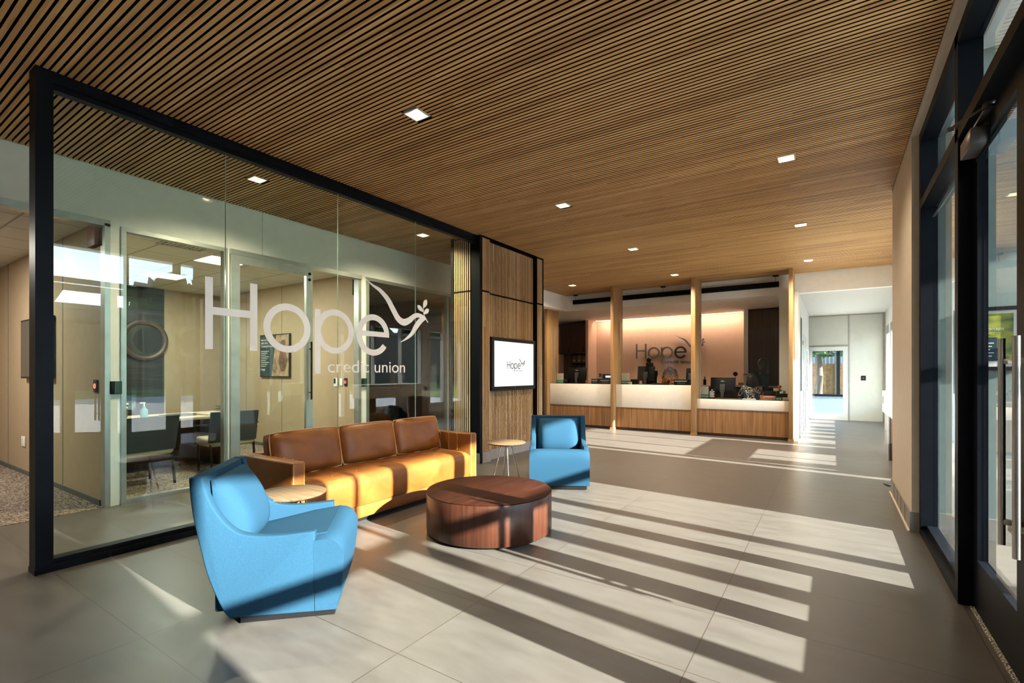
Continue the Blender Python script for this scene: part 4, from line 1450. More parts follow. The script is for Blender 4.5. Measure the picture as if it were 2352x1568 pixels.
def till_printer(x, y, z, w_, label, screen=False):
    t = thing('receipt_printer', label, 'printer', (x, y, z), 0, 'black counter printers')
    MB().box((-w_ / 2, 0, 0), (w_ / 2, .26, .13), .012, 2).build('body', PLASTIC, t)
    MB().box((-w_ / 2 + .02, -.004, .085), (w_ / 2 - .03, .02, .095)).build('paper_slot', PAPER, t, 0)
    MB().box((-w_ * .25, -.003, .03), (w_ * .3, 0, .06)).build('panel', DKGREY, t, 0)
    text_mesh('lettering', 'EPSON' if False else 'PRINTER', .018, ALU, t, plane_M((0, -.004, .045), (1, 0, 0), (0, 0, 1))) if False else None
    if screen:
        MB().box((-w_ * .4, .12, .13), (w_ * .4, .2, .25), .01).build('head_unit', PLASTIC, t)
        MB().box((-w_ * .1, .117, .16), (w_ * .35, .12, .21)).build('display', emit('lcd_glow', (.45, .5, .9), .8), t, 0)
    return t


till_printer(-4.77, 11.42, ZC1, .30, 'black cash machine with a lit display left of the first fin', True)
till_printer(-5.06, 11.46, ZC1, .20, 'black slip printer beside the cash machine')
till_printer(-2.88, 11.31, ZC1, .32, 'black slip printer left of the second fin')
t = thing('keyboard', 'black keyboard in front of the bent curly haired person', 'keyboard', (-3.38, 11.42, ZC1))
MB().box((-.2, -.06, 0), (.2, .08, .03), .004).build('case', PLASTIC, t)
mb = MB()
for i in range(12):
    for j in range(4):
        mb.box((-.185 + i * .031, -.05 + j * .03, .03), (-.16 + i * .031, -.026 + j * .03, .036))
mb.build('keys', DKGREY, t, 0)


def small_box(name, label, cat, x, y, z, w_, d, h_, mat, extra=None):
    t = thing(name, label, cat, (x, y, z))
    MB().box((-w_ / 2, 0, 0), (w_ / 2, d, h_), .003).build('body', mat, t)
    if extra:
        MB().box((-w_ * .35, -.002, h_ * .35), (w_ * .35, 0, h_ * .6)).build('print', extra, t, 0)
    return t


small_box('tissue_box', 'small pale tissue box beside the middle lettered sign', 'box', -4.075, 11.30, ZC1, .07, .05, .06, PAPER, GREY)
t = thing('notice_board', 'small black sign with white lines on the lower counter', 'sign', (-2.235, 11.42, ZC3))
MB().box((-.07, 0, 0), (.07, .012, .215)).build('plate', PLASTIC, t, 0)
MB().box((-.07, 0, -.0), (.07, .07, .006)).build('foot', PLASTIC, t, 0)
mb = MB().ball((0, -.001, .19), .014, 1, .1, 1)
for i in range(8):
    mb.box((-.055 + .01 * (i % 2), -.002, .155 - i * .018), (.055 - .012 * (i % 3), 0, .165 - i * .018))
mb.build('lettering', PAPER, t, 0)
small_box('paper_stack', 'low stack of white slips on the lower counter', 'paper', -1.48, 11.32, ZC3, .25, .12, .02, PAPER)
t = thing('paper_cup', 'orange tapered cup beside the pink box on the lower counter', 'cup', (-1.25, 11.44, ZC3))
MB().lathe([(0, 0), (.024, 0), (.034, .10), (.030, .10), (.022, .008), (0, .008)], 20).build('body', flat('orange_cup', (.50, .17, .06), .5), t)
small_box('gift_box', 'low pink box on the lower counter', 'box', -1.11, 11.42, ZC3, .23, .1, .085, flat('pink_box', (.52, .27, .20), .5), flat('pink_print', (.30, .12, .10), .5))
small_box('card_holder', 'low dark green card box on the lower counter', 'box', -.93, 11.42, ZC3, .135, .08, .065, GREENP, PAPER)
small_box('card_holder', 'low beige card box at the right end of the lower counter', 'box', -.82, 11.42, ZC3, .085, .08, .062, DESKTOP)
small_box('desk_organizer', 'black desk organizer tray behind the pink box', 'organizer', -1.11, 11.56, ZC3, .22, .16, .185, PLASTIC)
small_box('desk_organizer', 'wide black box behind the green and beige card boxes', 'organizer', -.89, 11.56, ZC3, .2, .12, .135, PLASTIC)
t = thing('desk_flower', 'red flower with green leaves standing in the black box', 'flower', (-.935, 11.62, ZC3 + .135))
MB().cyl((0, 0, 0), (0, 0, .12), .006, None, 8).ball((.01, 0, .07), .035, 1, .8, .9).build('stem', flat('bright_green', (.05, .22, .03), .5), t)
MB().ball((0, 0, .14), .035).ball((.02, .0, .15), .022).build('blossom', RED, t)
t = thing('marker_pen', 'white pen standing upright beside the red flower', 'pen', (-.89, 11.62, ZC3 + .135))
MB().cyl((0, 0, 0), (.025, 0, .17), .007, None, 8).build('barrel', PAPER, t)
small_box('note_cards', 'bundle of beige cards leaning in the black box', 'cards', -1.0, 11.62, ZC3 + .185, .1, .05, .06, DESKTOP)
small_box('yellow_notes', 'yellow note pad standing in the black box', 'note pad', -.85, 11.70, ZC3 + .135, .05, .03, .06, flat('yellow_paper', (.6, .45, .10), .6))
t = thing('desk_microphone', 'small round black desk microphone on a thin stem on the rear worktop', 'microphone', (-2.2, 14.3, 1.01))
MB().cyl((0, 0, 0), (0, 0, .012), .06, None, 20).build('base', DKGREY, t)
MB().cyl((0, 0, .012), (0, 0, .27), .006, None, 8).build('stem', DKGREY, t)
MB().ball((0, 0, .31), .06, 1, .35, 1).build('head', PLASTIC, t)
t = thing('black_bottle', 'black pump bottle on the rear worktop behind the second fin', 'bottle', (-2.99, 14.3, 1.01))
MB().lathe([(0, 0), (.04, 0), (.04, .15), (.012, .18), (.012, .24), (0, .24)], 16).build('body', PLASTIC, t)
t = thing('letter_rack', 'low brown slotted letter rack on the rear worktop', 'rack', (-1.985, 14.22, 1.01))
MB().box((-.14, 0, 0), (.0, .14, .012)).build('base', FIN, t, 0)
for i in range(6):
    MB().box((-.135 + i * .025, .0, .012), (-.127 + i * .025, .14, .08)).build('divider', FIN, t, 0)


# ---------------------------------------------------------------- lounge furniture
def armchair(loc, rz, label):
    t = thing('armchair', label, 'armchair', loc, rz, 'pair of blue lounge armchairs')
    W = .69
    back = [(-.45, .80), (-.444, .711), (-.43, .595), (-.404, .466), (-.367, .303), (-.326, .184), (-.285, .090), (-.255, .050)]
    arm = [(.17, .485), (.015, .473), (-.113, .475), (-.202, .494), (-.256, .533), (-.303, .588), (-.344, .661), (-.373, .739), (-.387, .80)]
    prof = catmull(back, 3) + [(.17, .045)] + catmull(arm, 3)
    for s, nm in ((-1, 'arm'), (1, 'arm')):
        y0 = s * W / 2
        mb = MB().prism([(x, y0, z) for x, z in prof], (0, -s * .062, 0), .010, 3)
        mb.build(nm, BLUE, t, 50)
    # back shell between the arms
    outer = catmull(back, 3)
    inner = [(x + .055, z - .004) for x, z in outer]
    poly = outer + list(reversed(inner))
    hw = W / 2 - .0625
    MB().prism([(x, -hw, z) for x, z in poly], (0, 2 * hw, 0), .008, 2).build('back_shell', BLUE, t, 50)
    # back cushion: soft slab leaning on the shell
    mb = MB()
    nu, nv = 12, 12
    rings = []
    for i in range(nv + 1):
        v = i / nv
        z = .345 + .42 * v
        xb = -.345 - .05 * v
        half = (hw - .012) * (1 - .10 * v)
        e = math.sin(PI * min(max(v, .02), .98)) ** .35
        th = .175 * e * (1.12 - .45 * v) + .004
        ring = []
        for j in range(nu + 1):
            u = -1 + 2 * j / nu
            ee = max(0, 1 - abs(u) ** 5) ** .5
            ring.append((xb + .01 + th * (.35 + .65 * ee), u * half * (.97 + .03 * e), z))
        for j in range(nu, -1, -1):
            u = -1 + 2 * j / nu
            ring.append((xb + .012, u * half * .97, z))
        rings.append(ring)
    mb.loft(rings)
    mb.build('back_cushion', BLUE, t, 60)
    # seat: cushion between the arms and full width front
    mb = MB().box((-.35, -hw, .06), (.20, hw, .345), .012, 2)
    mb.build('seat_base', BLUE, t, 50)
    fp = [(.172, .05), (.285, .05), (.303, .145), (.316, .244), (.322, .330), (.318, .380), (.300, .418), (.268, .440), (.225, .447), (.172, .44)]
    fp2 = fp[:2] + catmull(fp[1:], 4)[1:]
    mb = MB()
    rings = []
    n = 28
    for j in range(n + 1):
        u = -1 + 2 * j / n
        cr = 1 - abs(u) ** 6
        y = u * W / 2
        kz = lambda z: max(0.0, min(1.0, (z - .33) / .09))
        rings.append([(x - .010 * (1 - cr) * kz(z), y, z + (.012 * cr - .010 * (1 - cr)) * kz(z)) for x, z in fp2])
    mb.loft(rings)
    mb.build('seat_front', BLUE, t, 55)
    rings = []
    for j in range(n + 1):
        u = -1 + 2 * j / n
        y = u * (hw - .002)
        cr = 1 - abs(y / (W / 2)) ** 6
        rings.append([(-.36, y, .30), (.225, y, .30), (.225, y, .4505 + .012 * cr), (.172, y, .4435 + .012 * cr), (.05, y, .425 + .014 * cr), (-.15, y, .385 + .012 * cr), (-.36, y, .355)])
    mb = MB(); mb.loft(rings); mb.build('seat_cushion', BLUE, t, 50)
    MB().box((-.21, -W / 2 + .03, .008), (.27, W / 2 - .03, .055)).build('plinth', PLASTIC, t, 0)
    for sx in (-.17, .23):
        for sy in (-.26, .26):
            MB().cyl((sx, sy, 0), (sx, sy, .010), .014, None, 12).build('glide', PAPER, t)
    return t


armchair((-2.724, 1.734, 0), R(45), 'blue upholstered armchair in front, seen from its side')
armchair((-2.765, 5.202, 0), R(-60.7), 'blue upholstered armchair beyond the round table, facing the camera')


def cushion(w_, h_, th, piping_mat, parent, loc, rx=0.0):
    """back cushion, face towards +X, local y width, z height"""
    mb = MB()
    n = 14
    rings = []
    for i in range(n + 1):
        v = -1 + 2 * i / n
        rings.append(None)
    front, backs = [], []

    def P(u, v, s):
        k = (max(0, 1 - abs(u) ** 4) * max(0, 1 - abs(v) ** 4)) ** .5
        # rounded corners and slightly full edges
        cu, cv = abs(u) ** 6, abs(v) ** 6
        yy = u * w_ / 2 * (1 - .030 * cv) * (1 + .008 * (1 - v * v))
        zz = v * h_ / 2 * (1 - .045 * cu) * (1 + .015 * (1 - u * u))
        wob = .006 * math.sin(5 * u + 2.3 * v + loc[1] * 3) * k
        return Vector((s * (th * .24 + th * .36 * k) + wob, yy, zz))
    grid = {}
    for s in (1, -1):
        for i in range(n + 1):
            for j in range(n + 1):
                grid[s, i, j] = mb.bm.verts.new(P(-1 + 2 * j / n, -1 + 2 * i / n, s))
    for i in range(n):
        for j in range(n):
            mb.bm.faces.new((grid[1, i, j], grid[1, i, j + 1], grid[1, i + 1, j + 1], grid[1, i + 1, j]))
            mb.bm.faces.new((grid[-1, i, j + 1], grid[-1, i, j], grid[-1, i + 1, j], grid[-1, i + 1, j + 1]))
    edge = [(0, j) for j in range(n)] + [(i, n) for i in range(n)] + [(n, n - j) for j in range(n)] + [(n - i, 0) for i in range(n)]
    for a, b in zip(edge, edge[1:] + edge[:1]):
        mb.bm.faces.new((grid[1, a[0], a[1]], grid[-1, a[0], a[1]], grid[-1, b[0], b[1]], grid[1, b[0], b[1]]))
    M = Matrix.Translation(loc) @ Matrix.Rotation(rx, 4, 'Y')
    pts = [M @ (P(-1 + 2 * j / n, -1 + 2 * i / n, 1) + Vector((.002, 0, 0))) for i, j in edge]
    bmesh.ops.transform(mb.bm, matrix=M, verts=mb.bm.verts)
    o = mb.build('back_cushion', LEATHER, parent, 60)
    MB().tube(pts, .0055, 6, True).build('piping', piping_mat, o)
    return o


sofa = thing('sofa', 'cognac leather three seat sofa with loose piped back cushions', 'sofa', (-3.89, 3.362, 0))
SL, SR = -1.168, 1.168
ah = .645
for y0, y1 in ((SL, SL + .115), (SR - .115, SR)):
    a = MB().box((-.39, y0, .055), (.39, y1, ah), .016, 3).build('arm', LEATHER, sofa)
    yi = y1 if y0 == SL else y0
    mb = MB()
    for k2 in range(4):
        xx = -.2 + k2 * .13
        mb.tube([(xx, yi, .44), (xx, yi, ah - .03), (xx, yi - (.02 if yi > 0 else -.02), ah - .003)], .0035, 6)
    for yy in (y0 + .012, y1 - .012):
        mb.tube([(.389, yy, .06), (.389, yy, ah - .012), (.37, yy, ah)], .003, 6)
    mb.build('seam', STITCH, a)
MB().box((-.39, SL + .115, .08), (-.27, SR - .115, .65), .016, 3).build('back_frame', LEATHER, sofa)
MB().box((-.30, SL + .115, .055), (.385, SR - .115, .165), .008, 2).build('seat_rail', LEATHER, sofa)
# seat cushion with a rounded front edge and shallow tufts
mb = MB()
prof = [(-.28, .17), (.392, .17), (.402, .20), (.404, .36), (.394, .405), (.365, .432), (.32, .442), (.20, .446), (.06, .45), (-.08, .456), (-.28, .46)]
nn = 60
rings = []
for j in range(nn + 1):
    y = SL + .117 + (2 * SR - .234) * j / nn
    e = min(1, min(j, nn - j) / 2.0)
    rings.append([(x - (0 if x < .3 else .012 * (1 - e)), y, z - (.018 * (1 - e) if z > .3 else 0)) for x, z in prof])
TU = [(xx, SL + .117 + (2 * SR - .234) * (k2 + (.5 if r2 else 0) + .5) / 8) for r2, xx in ((0, .18), (1, .04), (0, -.08)) for k2 in range(8 - r2)]
mb.loft(rings)
bmesh.ops.subdivide_edges(mb.bm, edges=[e for e in mb.bm.edges if all(v.co.z > .40 for v in e.verts)], cuts=1, use_grid_fill=True)
for v in mb.bm.verts:
    if v.co.z > .43:
        dz = 0
        for (tx, ty) in TU:
            d2 = ((v.co.x - tx) ** 2 + (v.co.y - ty) ** 2) / (.045 ** 2)
            if d2 < 6: dz += .016 * math.exp(-d2)
        v.co.z -= dz
sc_ = mb.build('seat_cushion', LEATHER, sofa, 70)
for tx, ty in TU:
    MB().ball((tx, ty, .436 if tx > .1 else .44), .011, 1, 1, .45, 10, 6).build('button', LEATHER, sofa)
cw3 = (2 * SR - .23) / 3
for i in range(3):
    cushion(cw3 - .006, .385, .20, PIPING, sofa, (-.160, SL + .115 + cw3 * (i + .5), .63), R(-12))
MB().box((-.33, SL + .08, .0), (.30, SR - .08, .057)).build('plinth', PLASTIC, sofa, 0)

ct = thing('coffee_table', 'low round dark mahogany drum coffee table in the middle', 'coffee table', (-2.482, 3.393, 0))
MB().lathe([(0, .018), (.53, .018), (.538, .026), (.538, .335), (.534, .340)], 96).build('drum', WALNUT_SIDE, ct, 50)
MB().lathe([(.534, .339), (.538, .344), (.534, .348), (0, .348)], 96).build('tabletop', WALNUT_TOP, ct, 50)
MB().lathe([(0, 0), (.50, 0), (.50, .018), (0, .018)], 64).build('plinth', PLASTIC, ct)
a = R(-127)
MB().box((-.014, -.003, -.012), (.014, .0, .012), 0, 2, Matrix.Translation((.5395 * math.cos(a), .5395 * math.sin(a), .05)) @ Matrix.Rotation(a + PI / 2, 4, 'Z')).build('maker_tag', CHROME, ct, 0)


def side_table(loc, label, rz=0.0, R0=.24):
    t = thing('side_table', label, 'side table', loc, rz, 'round wood topped side tables')
    h_ = .50
    MB().lathe([(0, h_ - .022), (R0 - .025, h_ - .022), (R0 - .002, h_ - .008), (R0, h_ - .003), (R0 - .003, h_), (0, h_)], 72).build('tabletop', OAKTOP, t, 50)
    for k2 in range(4):
        a = PI / 4 + k2 * PI / 2
        p0 = (.055 * math.cos(a), .055 * math.sin(a), h_ - .022)
        p1 = (.175 * math.cos(a), .175 * math.sin(a), 0)
        MB().cyl(p1, p0, .0075, None, 10).build('leg', CHROME, t)
    MB().box((-.07, -.07, h_ - .030), (.07, .07, h_ - .022)).build('mounting_plate', DKGREY, t, 0)
    return t


side_table((-3.22, 2.005, 0), 'round wood topped side table between the front armchair and the sofa arm')
side_table((-3.35, 4.93, 0), 'round wood topped side table in front of the slatted wall')


# ---------------------------------------------------------------- people behind the counters
def skin_obj(name, verts, edges, radii, mat, parent, root=0, sub=2):
    me = bpy.data.meshes.new(name)
    me.from_pydata([Vector(v) for v in verts], edges, [])
    o = bpy.data.objects.new(name, me)
    COL.objects.link(o)
    o.parent = parent
    sk = o.modifiers.new('skin', 'SKIN')
    sk.use_smooth_shade = True
    if not me.skin_vertices:
        bpy.context.view_layer.objects.active = o
    lay = me.skin_vertices[0].data if me.skin_vertices else None
    if lay:
        for i, r_ in enumerate(radii):
            lay[i].radius = (r_, r_) if not isinstance(r_, tuple) else r_
            lay[i].use_root = (i == root)
    sb = o.modifiers.new('sub', 'SUBSURF')
    sb.levels = sub
    sb.render_levels = sub
    me.materials.append(mat)
    # freeze to a plain mesh
    dg = bpy.context.evaluated_depsgraph_get()
    nm = bpy.data.meshes.new_from_object(o.evaluated_get(dg))
    o.modifiers.clear()
    o.data = nm
    nm.materials.clear()
    nm.materials.append(mat)
    nm.polygons.foreach_set('use_smooth', [True] * len(nm.polygons))
    return o


def person(label, loc, rz, skin, top_mat, J, hair, legs_mat=None, seated=False):
    """J: joint positions in local space (facing +X). The body is one skinned surface, clothes and hair are children."""
    t = thing('person', label, 'person', loc, rz)
    V, E, Rr = [], [], []

    def add(p, r_, to=None):
        V.append(tuple(p)); Rr.append(r_)
        if to is not None: E.append((to, len(V) - 1))
        return len(V) - 1
    pel = add(J['pelvis'], .115)
    sp1 = add(J['waist'], .10, pel)
    ch = add(J['chest'], .112, sp1)
    nb = add(J['neck'], .052, ch)
    hd0 = add(J['jaw'], (.058, .062), nb)
    hd1 = add(J['head'], (.078, .092), hd0)
    add(J['crown'], (.055, .065), hd1)
    arms = {}
    for s in ('l', 'r'):
        sh = add(J['sh_' + s], .056, ch)
        el = add(J['el_' + s], .042, sh)
        wr_ = add(J['wr_' + s], .028, el)
        pw = Vector(J['wr_' + s]); d = (pw - Vector(J['el_' + s])).normalized()
        pm = add(pw + d * .05, (.034, .020), wr_)
        side = d.cross(Vector((0, 0, 1)))
        if side.length < .1: side = Vector((0, 1, 0))
        side.normalize()
        dn = d.cross(side).normalized()
        for k2, (of_, ln) in enumerate(((-.03, .065), (-.01, .078), (.01, .074), (.03, .058))):
            f0 = add(pw + d * .09 + side * of_, .009, pm)
            f1 = add(pw + d * (.09 + ln * .6) + side * of_ * 1.1 + dn * .012, .0085, f0)
            add(pw + d * (.09 + ln) + side * of_ * 1.1 + dn * .03, .007, f1)
        th_ = add(pw + d * .045 + side * .042, .010, pm)
        add(pw + d * .085 + side * .055 + dn * .012, .008, th_)
        arms[s] = (sh, el, wr_)
    for s in ('l', 'r'):
        hp = add(J['hip_' + s], .085, pel)
        kn = add(J['kn_' + s], .06, hp)
        an = add(J['an_' + s], .04, kn)
        a = Vector(J['an_' + s])
        add((a.x + .13, a.y, a.z - .045), .032, an)
    body = skin_obj('body', V, E, Rr, skin, t)
    h_ = Vector(J['head'])
    fw = Vector(J.get('face', (1, 0, 0))).normalized()
    up = (Vector(J['crown']) - Vector(J['jaw'])).normalized()
    sd_ = up.cross(fw).normalized()
    fw = sd_.cross(up).normalized()
    FM = Matrix.Identity(4)
    for i in range(3):
        FM[i][0], FM[i][1], FM[i][2], FM[i][3] = fw[i], sd_[i], up[i], h_[i]
    mb = MB()
    mb.loft([[FM @ Vector(p) for p in ring] for ring in (
        [(.07, -.008, .02), (.07, .008, .02), (.085, .008, .02), (.085, -.008, .02)],
        [(.07, -.016, -.025), (.07, .016, -.025), (.112, .012, -.022), (.112, -.012, -.022)],
        [(.07, -.012, -.035), (.07, .012, -.035), (.095, .01, -.035), (.095, -.01, -.035)])])
    for s in (-1, 1):
        mb.ball(FM @ Vector((.0, s * .078, -.005)), .022, .6, .4, 1, 10, 8)
    mb.ball(FM @ Vector((.074, 0, -.062)), .024, .6, 1, .45, 10, 8)
    mb.build('face_features', skin, t)
    mb = MB()
    for s in (-1, 1):
        mb.ball(FM @ Vector((.078, s * .033, .018)), .011, .6, 1, .7, 10, 8)
    mb.build('eyes', PLASTIC, t)
    # top garment
    TV, TE, TR = [], [], []

    def addt(p, r_, to=None):
        TV.append(tuple(p)); TR.append(r_)
        if to is not None: TE.append((to, len(TV) - 1))
        return len(TV) - 1
    a0 = addt(Vector(J['pelvis']) + Vector((0, 0, -.03)), (.155, .155))
    a1 = addt(J['waist'], .142, a0)
    a2 = addt(J['chest'], .165, a1)
    nk = Vector(J['neck']) - Vector((0, 0, .005))
    addt(nk, .082, a2)
    for s in ('l', 'r'):
        b0 = addt(J['sh_' + s], .076, a2)
        b1 = addt(J['el_' + s], .053, b0)
        w0 = Vector(J['el_' + s]).lerp(Vector(J['wr_' + s]), .92)
        addt(w0, .040, b1)
    skin_obj('top', TV, TE, TR, top_mat, t)
    LV, LE, LR = [], [], []
    LV.append(tuple(Vector(J['pelvis']) + Vector((0, 0, -.02)))); LR.append((.145, .145))
    for s in ('l', 'r'):
        i0 = len(LV)
        LV += [tuple(J['hip_' + s]), tuple(J['kn_' + s]), tuple(Vector(J['an_' + s]) + Vector((0, 0, .04)))]
        LR += [.097, .072, .055]
        LE += [(0, i0), (i0, i0 + 1), (i0 + 1, i0 + 2)]
    skin_obj('trousers', LV, LE, LR, legs_mat or PLASTIC, t)
    for s in ('l', 'r'):
        a = Vector(J['an_' + s])
        MB().ball((a.x + .055, a.y, a.z - .04), .05, 2.3, .95, .75).build('shoe', PLASTIC, t)
    hair(t, FM)
    return t


def standing(z=0.0, arms='down'):
    J = dict(pelvis=(0, 0, .92), waist=(0, 0, 1.07), chest=(0, 0, 1.28), neck=(0, 0, 1.43), jaw=(.025, 0, 1.50), head=(.015, 0, 1.575), crown=(0, 0, 1.645),
             sh_l=(0, .18, 1.36), sh_r=(0, -.18, 1.36), hip_l=(0, .09, .84), hip_r=(0, -.09, .84), kn_l=(.02, .10, .47), kn_r=(.02, -.10, .47), an_l=(-.02, .10, .085), an_r=(-.02, -.10, .085))
    if arms == 'down':
        J.update(el_l=(-.03, .23, 1.08), el_r=(-.03, -.23, 1.08), wr_l=(.08, .24, .85), wr_r=(.08, -.24, .85))
    elif arms == 'folded':
        J.update(el_l=(.16, .23, 1.20), el_r=(.16, -.23, 1.22), wr_l=(.30, .03, 1.24), wr_r=(.31, -.02, 1.29))
    return J


def seated_pose(lean=.0, h=0.0):
    s = lean
    J = dict(pelvis=(0, 0, .55), waist=(s * .25, 0, .70), chest=(s * .7, 0, .92), neck=(s * 1.1, 0, 1.06), jaw=(s * 1.35 + .03, 0, 1.12), head=(s * 1.5 + .02, 0, 1.20), crown=(s * 1.6, 0, 1.27),
             sh_l=(s * .85, .18, 1.0), sh_r=(s * .85, -.18, 1.0), el_l=(s * .85 + .10, .25, .76), el_r=(s * .85 + .10, -.25, .76), wr_l=(s * .85 + .33, .16, .80), wr_r=(s * .85 + .33, -.16, .80),
             hip_l=(.05, .10, .52), hip_r=(.05, -.10, .52), kn_l=(.45, .12, .52), kn_r=(.45, -.12, .52), an_l=(.42, .12, .09), an_r=(.42, -.12, .09))
    if h:
        for k2 in list(J):
            x, y, z = J[k2]
            J[k2] = (x, y, z + h)
    return J


def hair_bun(t, FM):
    mb = MB()
    mb.ball(FM @ Vector((-.025, 0, .02)), .112, 1, .9, 1.05).ball(FM @ Vector((-.03, 0, .16)), .075)
    mb.build('hair', HAIRB, t)


def hair_long_black(t, FM):
    mb = MB()
    mb.ball(FM @ Vector((-.03, 0, .03)), .118, 1, .9, 1.0)
    rings = []
    for i in range(9):
        v = i / 8
        z = .05 - .36 * v
        rings.append([FM @ Vector((-.055 - .03 * math.sin(v * 3) + (.085 - .02 * v) * math.cos(a), (.105 + .035 * math.sin(v * PI)) * math.sin(a), z)) for a in [2 * PI * k2 / 20 for k2 in range(20)]])
    mb.loft(rings)
    mb.build('hair', HAIRB, t, 60)


OMBRE = None


def ombre_mat():
    m, nt, out = new_mat('ombre_hair')
    b = pbr(nt, out, (.1, .04, .02), .45)
    tc = nt.nodes.new('ShaderNodeTexCoord')
    sp = nt.nodes.new('ShaderNodeSeparateXYZ')
    nt.links.new(tc.outputs['Generated'], sp.inputs[0])
    nz = nt.nodes.new('ShaderNodeTexNoise')
    nz.inputs['Scale'].default_value = 14
    nt.links.new(tc.outputs['Generated'], nz.inputs['Vector'])
    f = mathn(nt, 'ADD', sp.outputs[2], mathn(nt, 'MULTIPLY', mathn(nt, 'SUBTRACT', nz.outputs['Fac'], .5), .5))
    cr = nt.nodes.new('ShaderNodeValToRGB')
    cr.color_ramp.elements[0].color = (.50, .20, .05, 1)
    cr.color_ramp.elements[1].color = (.035, .014, .008, 1)
    cr.color_ramp.elements[0].position = .1
    cr.color_ramp.elements[1].position = .7
    nt.links.new(f, cr.inputs[0])
    nt.links.new(cr.outputs[0], b.inputs['Base Color'])
    return m


OM = ombre_mat()


def hair_curly(t, FM):
    mb = MB()
    mb.ball(FM @ Vector((-.03, 0, .02)), .125, 1, .95, 1)
    rnd = random.Random(3)
    for i in range(150):
        a = rnd.uniform(-PI, PI)
        r0 = .10
        p = FM @ Vector((-.02 + r0 * math.cos(a), r0 * math.sin(a) * 1.1, rnd.uniform(-.03, .08)))
        pts = []
        ln = rnd.uniform(.16, .32)
        ph = rnd.uniform(0, 6)
        for s in range(9):
            v = s / 8
            q = FM @ Vector((-.02 + (r0 + .05 * v) * math.cos(a) + .014 * math.sin(ph + v * 11), (r0 + .06 * v) * math.sin(a) * 1.15 + .014 * math.cos(ph + v * 11), 0))
            pts.append((q.x, q.y, p.z - ln * v))
        mb.tube(pts, [.018, .02, .021, .021, .02, .019, .016, .012, .003], 6)
    mb.build('hair', OM, t, 60)


def patterned(name, c0, c1, c2, sc):
    m, nt, out = new_mat(name)
    b = pbr(nt, out, c0, .8, 0, .2)
    tc, mp, nz, cr = noise_col(nt, b, c0, c1, (sc, sc, sc), 2, (.50, .54))
    e = cr.color_ramp.elements.new(.62)
    e.color = (*c2, 1)
    MATS[name] = m
    return m


BW = patterned('black_white_print', (.008, .008, .01), (.7, .68, .62), (.01, .01, .012), 26)
CORAL = patterned('coral_floral', (.55, .22, .14), (.7, .5, .4), (.4, .08, .06), 20)
DKGREEN = flat('dark_green_knit', (.012, .022, .022), .9, 0, .1)
BLACKCLOTH = flat('black_cloth', (.008, .008, .01), .9, 0, .1)

J = standing()
person('person in black with hair in a high bun standing with back turned', (-4.33, 13.65, -.01), R(60), SKIND, BLACKCLOTH, J, hair_bun)
J = seated_pose(.22, .16)
person('person with long curly ombre hair bending over the middle counter', (-3.43, 12.44, 0), R(-75), SKIN, CORAL, J, hair_curly, flat('denim', (.03, .05, .09), .9))
J = standing(arms='folded')
person('standing woman in dark green with long black hair and folded arms', (-1.43, 13.2, .0), R(165), SKIN, DKGREEN, J, hair_long_black)
J = seated_pose(.06, .0)
person('seated person in black and white patterned top with long dark hair', (-1.52, 12.25, 0), R(118), SKIN, BW, J, hair_long_black)


# ---------------------------------------------------------------- outside
struct('ground_paving', MB().box((1.34, -40, -.16), (24, 60, -.04)).box((-40, YB + .1, -.16), (1.34, 20.5, -.04)), CONCRETE, 'pale concrete paving outside the glazing', 'paving')
struct('ground_lawn', MB().box((24, -60, -.16), (34, 90, -.02)).box((40, -60, -.16), (75, 90, -.02)).box((-40, 20.5, -.16), (24, 60, -.02)), GRASS, 'green lawn beyond the paving', 'lawn')
struct('ground_road', MB().box((34, -60, -.16), (40, 90, -.05)), ASPHALT, 'grey road beyond the lawn', 'road')
bw = thing('window_6', 'black window bars outside the white exit door', 'window', kind='structure')
mb = MB().box((-2.2, 18.4, .60), (1.5, 18.5, .67)).box((.10, 18.4, .67), (.19, 18.5, 2.6)).box((-2.2, 18.4, 2.5), (1.5, 18.5, 2.6))
mb.build('bar', BLACK, bw, 0)
mb = MB().box((-2.2, 18.42, 0), (1.5, 18.48, .60))
mb.build('low_wall', flat('pale_blue_wall', (.16, .20, .21), .7), bw, 0)
MB().box((-2.2, 18.445, .67), (1.5, 18.455, 2.5)).build('pane', CLEAR, bw, 0)
for i, (x, lb) in enumerate(((-1.25, 'brown fence panel left of the dark bar outside'), (-.35, 'brown fence panel in the middle outside the exit door'), (.55, 'brown fence panel right of the dark bar outside'))):
    t = thing('fence_panel', lb, 'fence', (x, 24.0, -.02), 0, 'brown fence panels outside the exit door')
    MB().box((-.42, 0, 0), (.42, .04, 1.75)).build('boards', flat('fence_brown', (.13, .065, .028), .8, 0, .2, .4), t, 0)
    MB().box((.42, -.03, 0), (.48, .07, 1.85)).build('post', BARK, t, 0)
bd = thing('road_building', 'long low dark building across the road beyond the lawn', 'building', (42.9, 20, -.02))
MB().box((-2, -70, 0), (2, 60, 6.4)).build('wall', ACCENT, bd, 0)
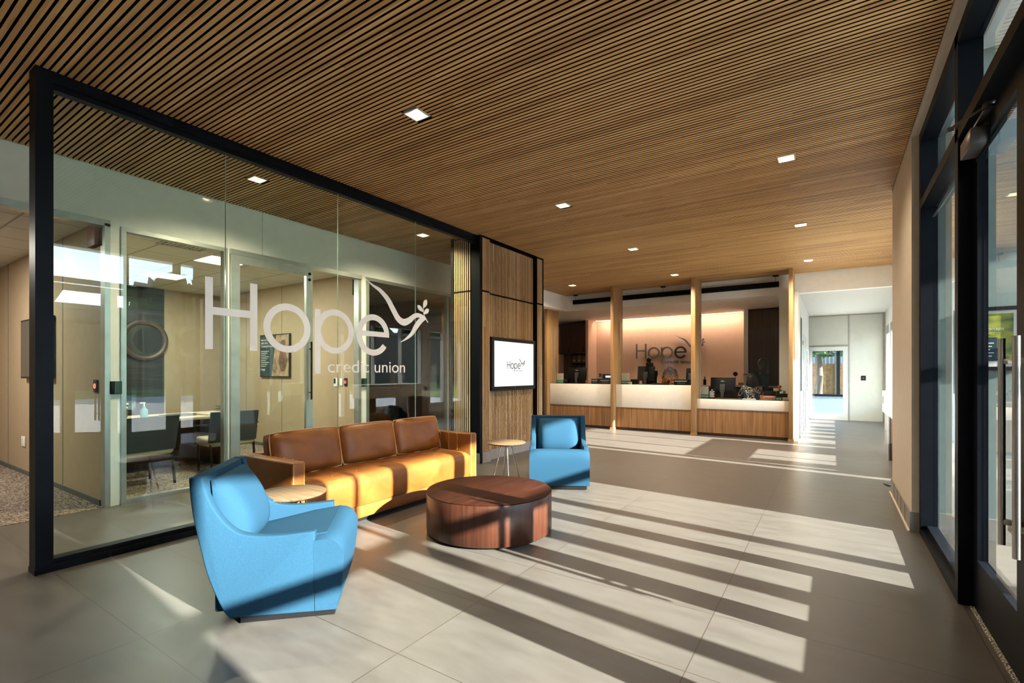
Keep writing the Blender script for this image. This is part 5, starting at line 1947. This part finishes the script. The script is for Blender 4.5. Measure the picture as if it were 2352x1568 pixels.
MB().box((-2.4, -70.4, 6.4), (2.4, 60.4, 6.8)).build('roof', DKGREY, bd, 0)
t = thing('metal_shed', 'dark ribbed metal shed behind the fence', 'shed', (-.3, 26.5, -.02))
mb = MB().box((-3, 0, 0), (3, 2, 2.9))
for i in range(40):
    mb.box((-3 + i * .15, -.03, 0), (-2.94 + i * .15, 0, 2.9))
mb.build('wall', flat('shed_grey', (.10, .11, .12), .6), t, 0)


def tree(x, y, h_, r_, label, seed, trunk=.18, name='tree', n=420, low=.62, leaf=1.0, span=.38):
    t = thing(name, label, 'tree', (x, y, -.02), 0, 'trees outside')
    rnd = random.Random(seed)
    MB().tube([(0, 0, 0), (.05, .02, h_ * .3), (0, .1, h_ * .6)], [trunk, trunk * .8, trunk * .5], 10).build('trunk', BARK, t)
    mb = MB()
    for i in range(n):
        a, b_ = rnd.uniform(0, 2 * PI), rnd.uniform(-.9, 1)
        rr = r_ * rnd.uniform(.55, 1.05) * math.sqrt(max(0, 1 - b_ * b_ * .8))
        c = Vector((rr * math.cos(a), rr * math.sin(a), h_ * low + b_ * h_ * span))
        q = Quaternion((rnd.random(), rnd.random(), rnd.random(), rnd.random())).normalized()
        s = r_ * rnd.uniform(.10, .2) * leaf
        mb.quad([c + q @ Vector(p) for p in ((-s, -s * .5, 0), (s, -s * .6, s * .2), (s * .9, s * .6, 0), (-s, s * .5, -s * .2))])
    if leaf == 1.0:
        mb.ball((0, 0, h_ * .6), r_ * .72, 1, 1, h_ * .30 / r_ / .72 * 1.0, 14, 10)
    mb.build('crown', LEAVES, t, 0, recalc=False)
    return t


trees = [(56, -34), (55, -14), (57, 7), (55, 28), (57, 49), (55, 70), (57, 91)]
for i, (x, y) in enumerate(trees):
    tree(x, y, 11 + (i * 37 % 5) * .6, 7.6, 'broad dark tree across the road, %s in the row' % ('first', 'second', 'third', 'fourth', 'fifth', 'sixth', 'seventh')[i], 10 + i, .35)
tree(-.45, 21.6, 4.2, 2.0, 'leafy tree seen through the white exit door', 5, .13, 'tree', 2600, .70, .35, .24)
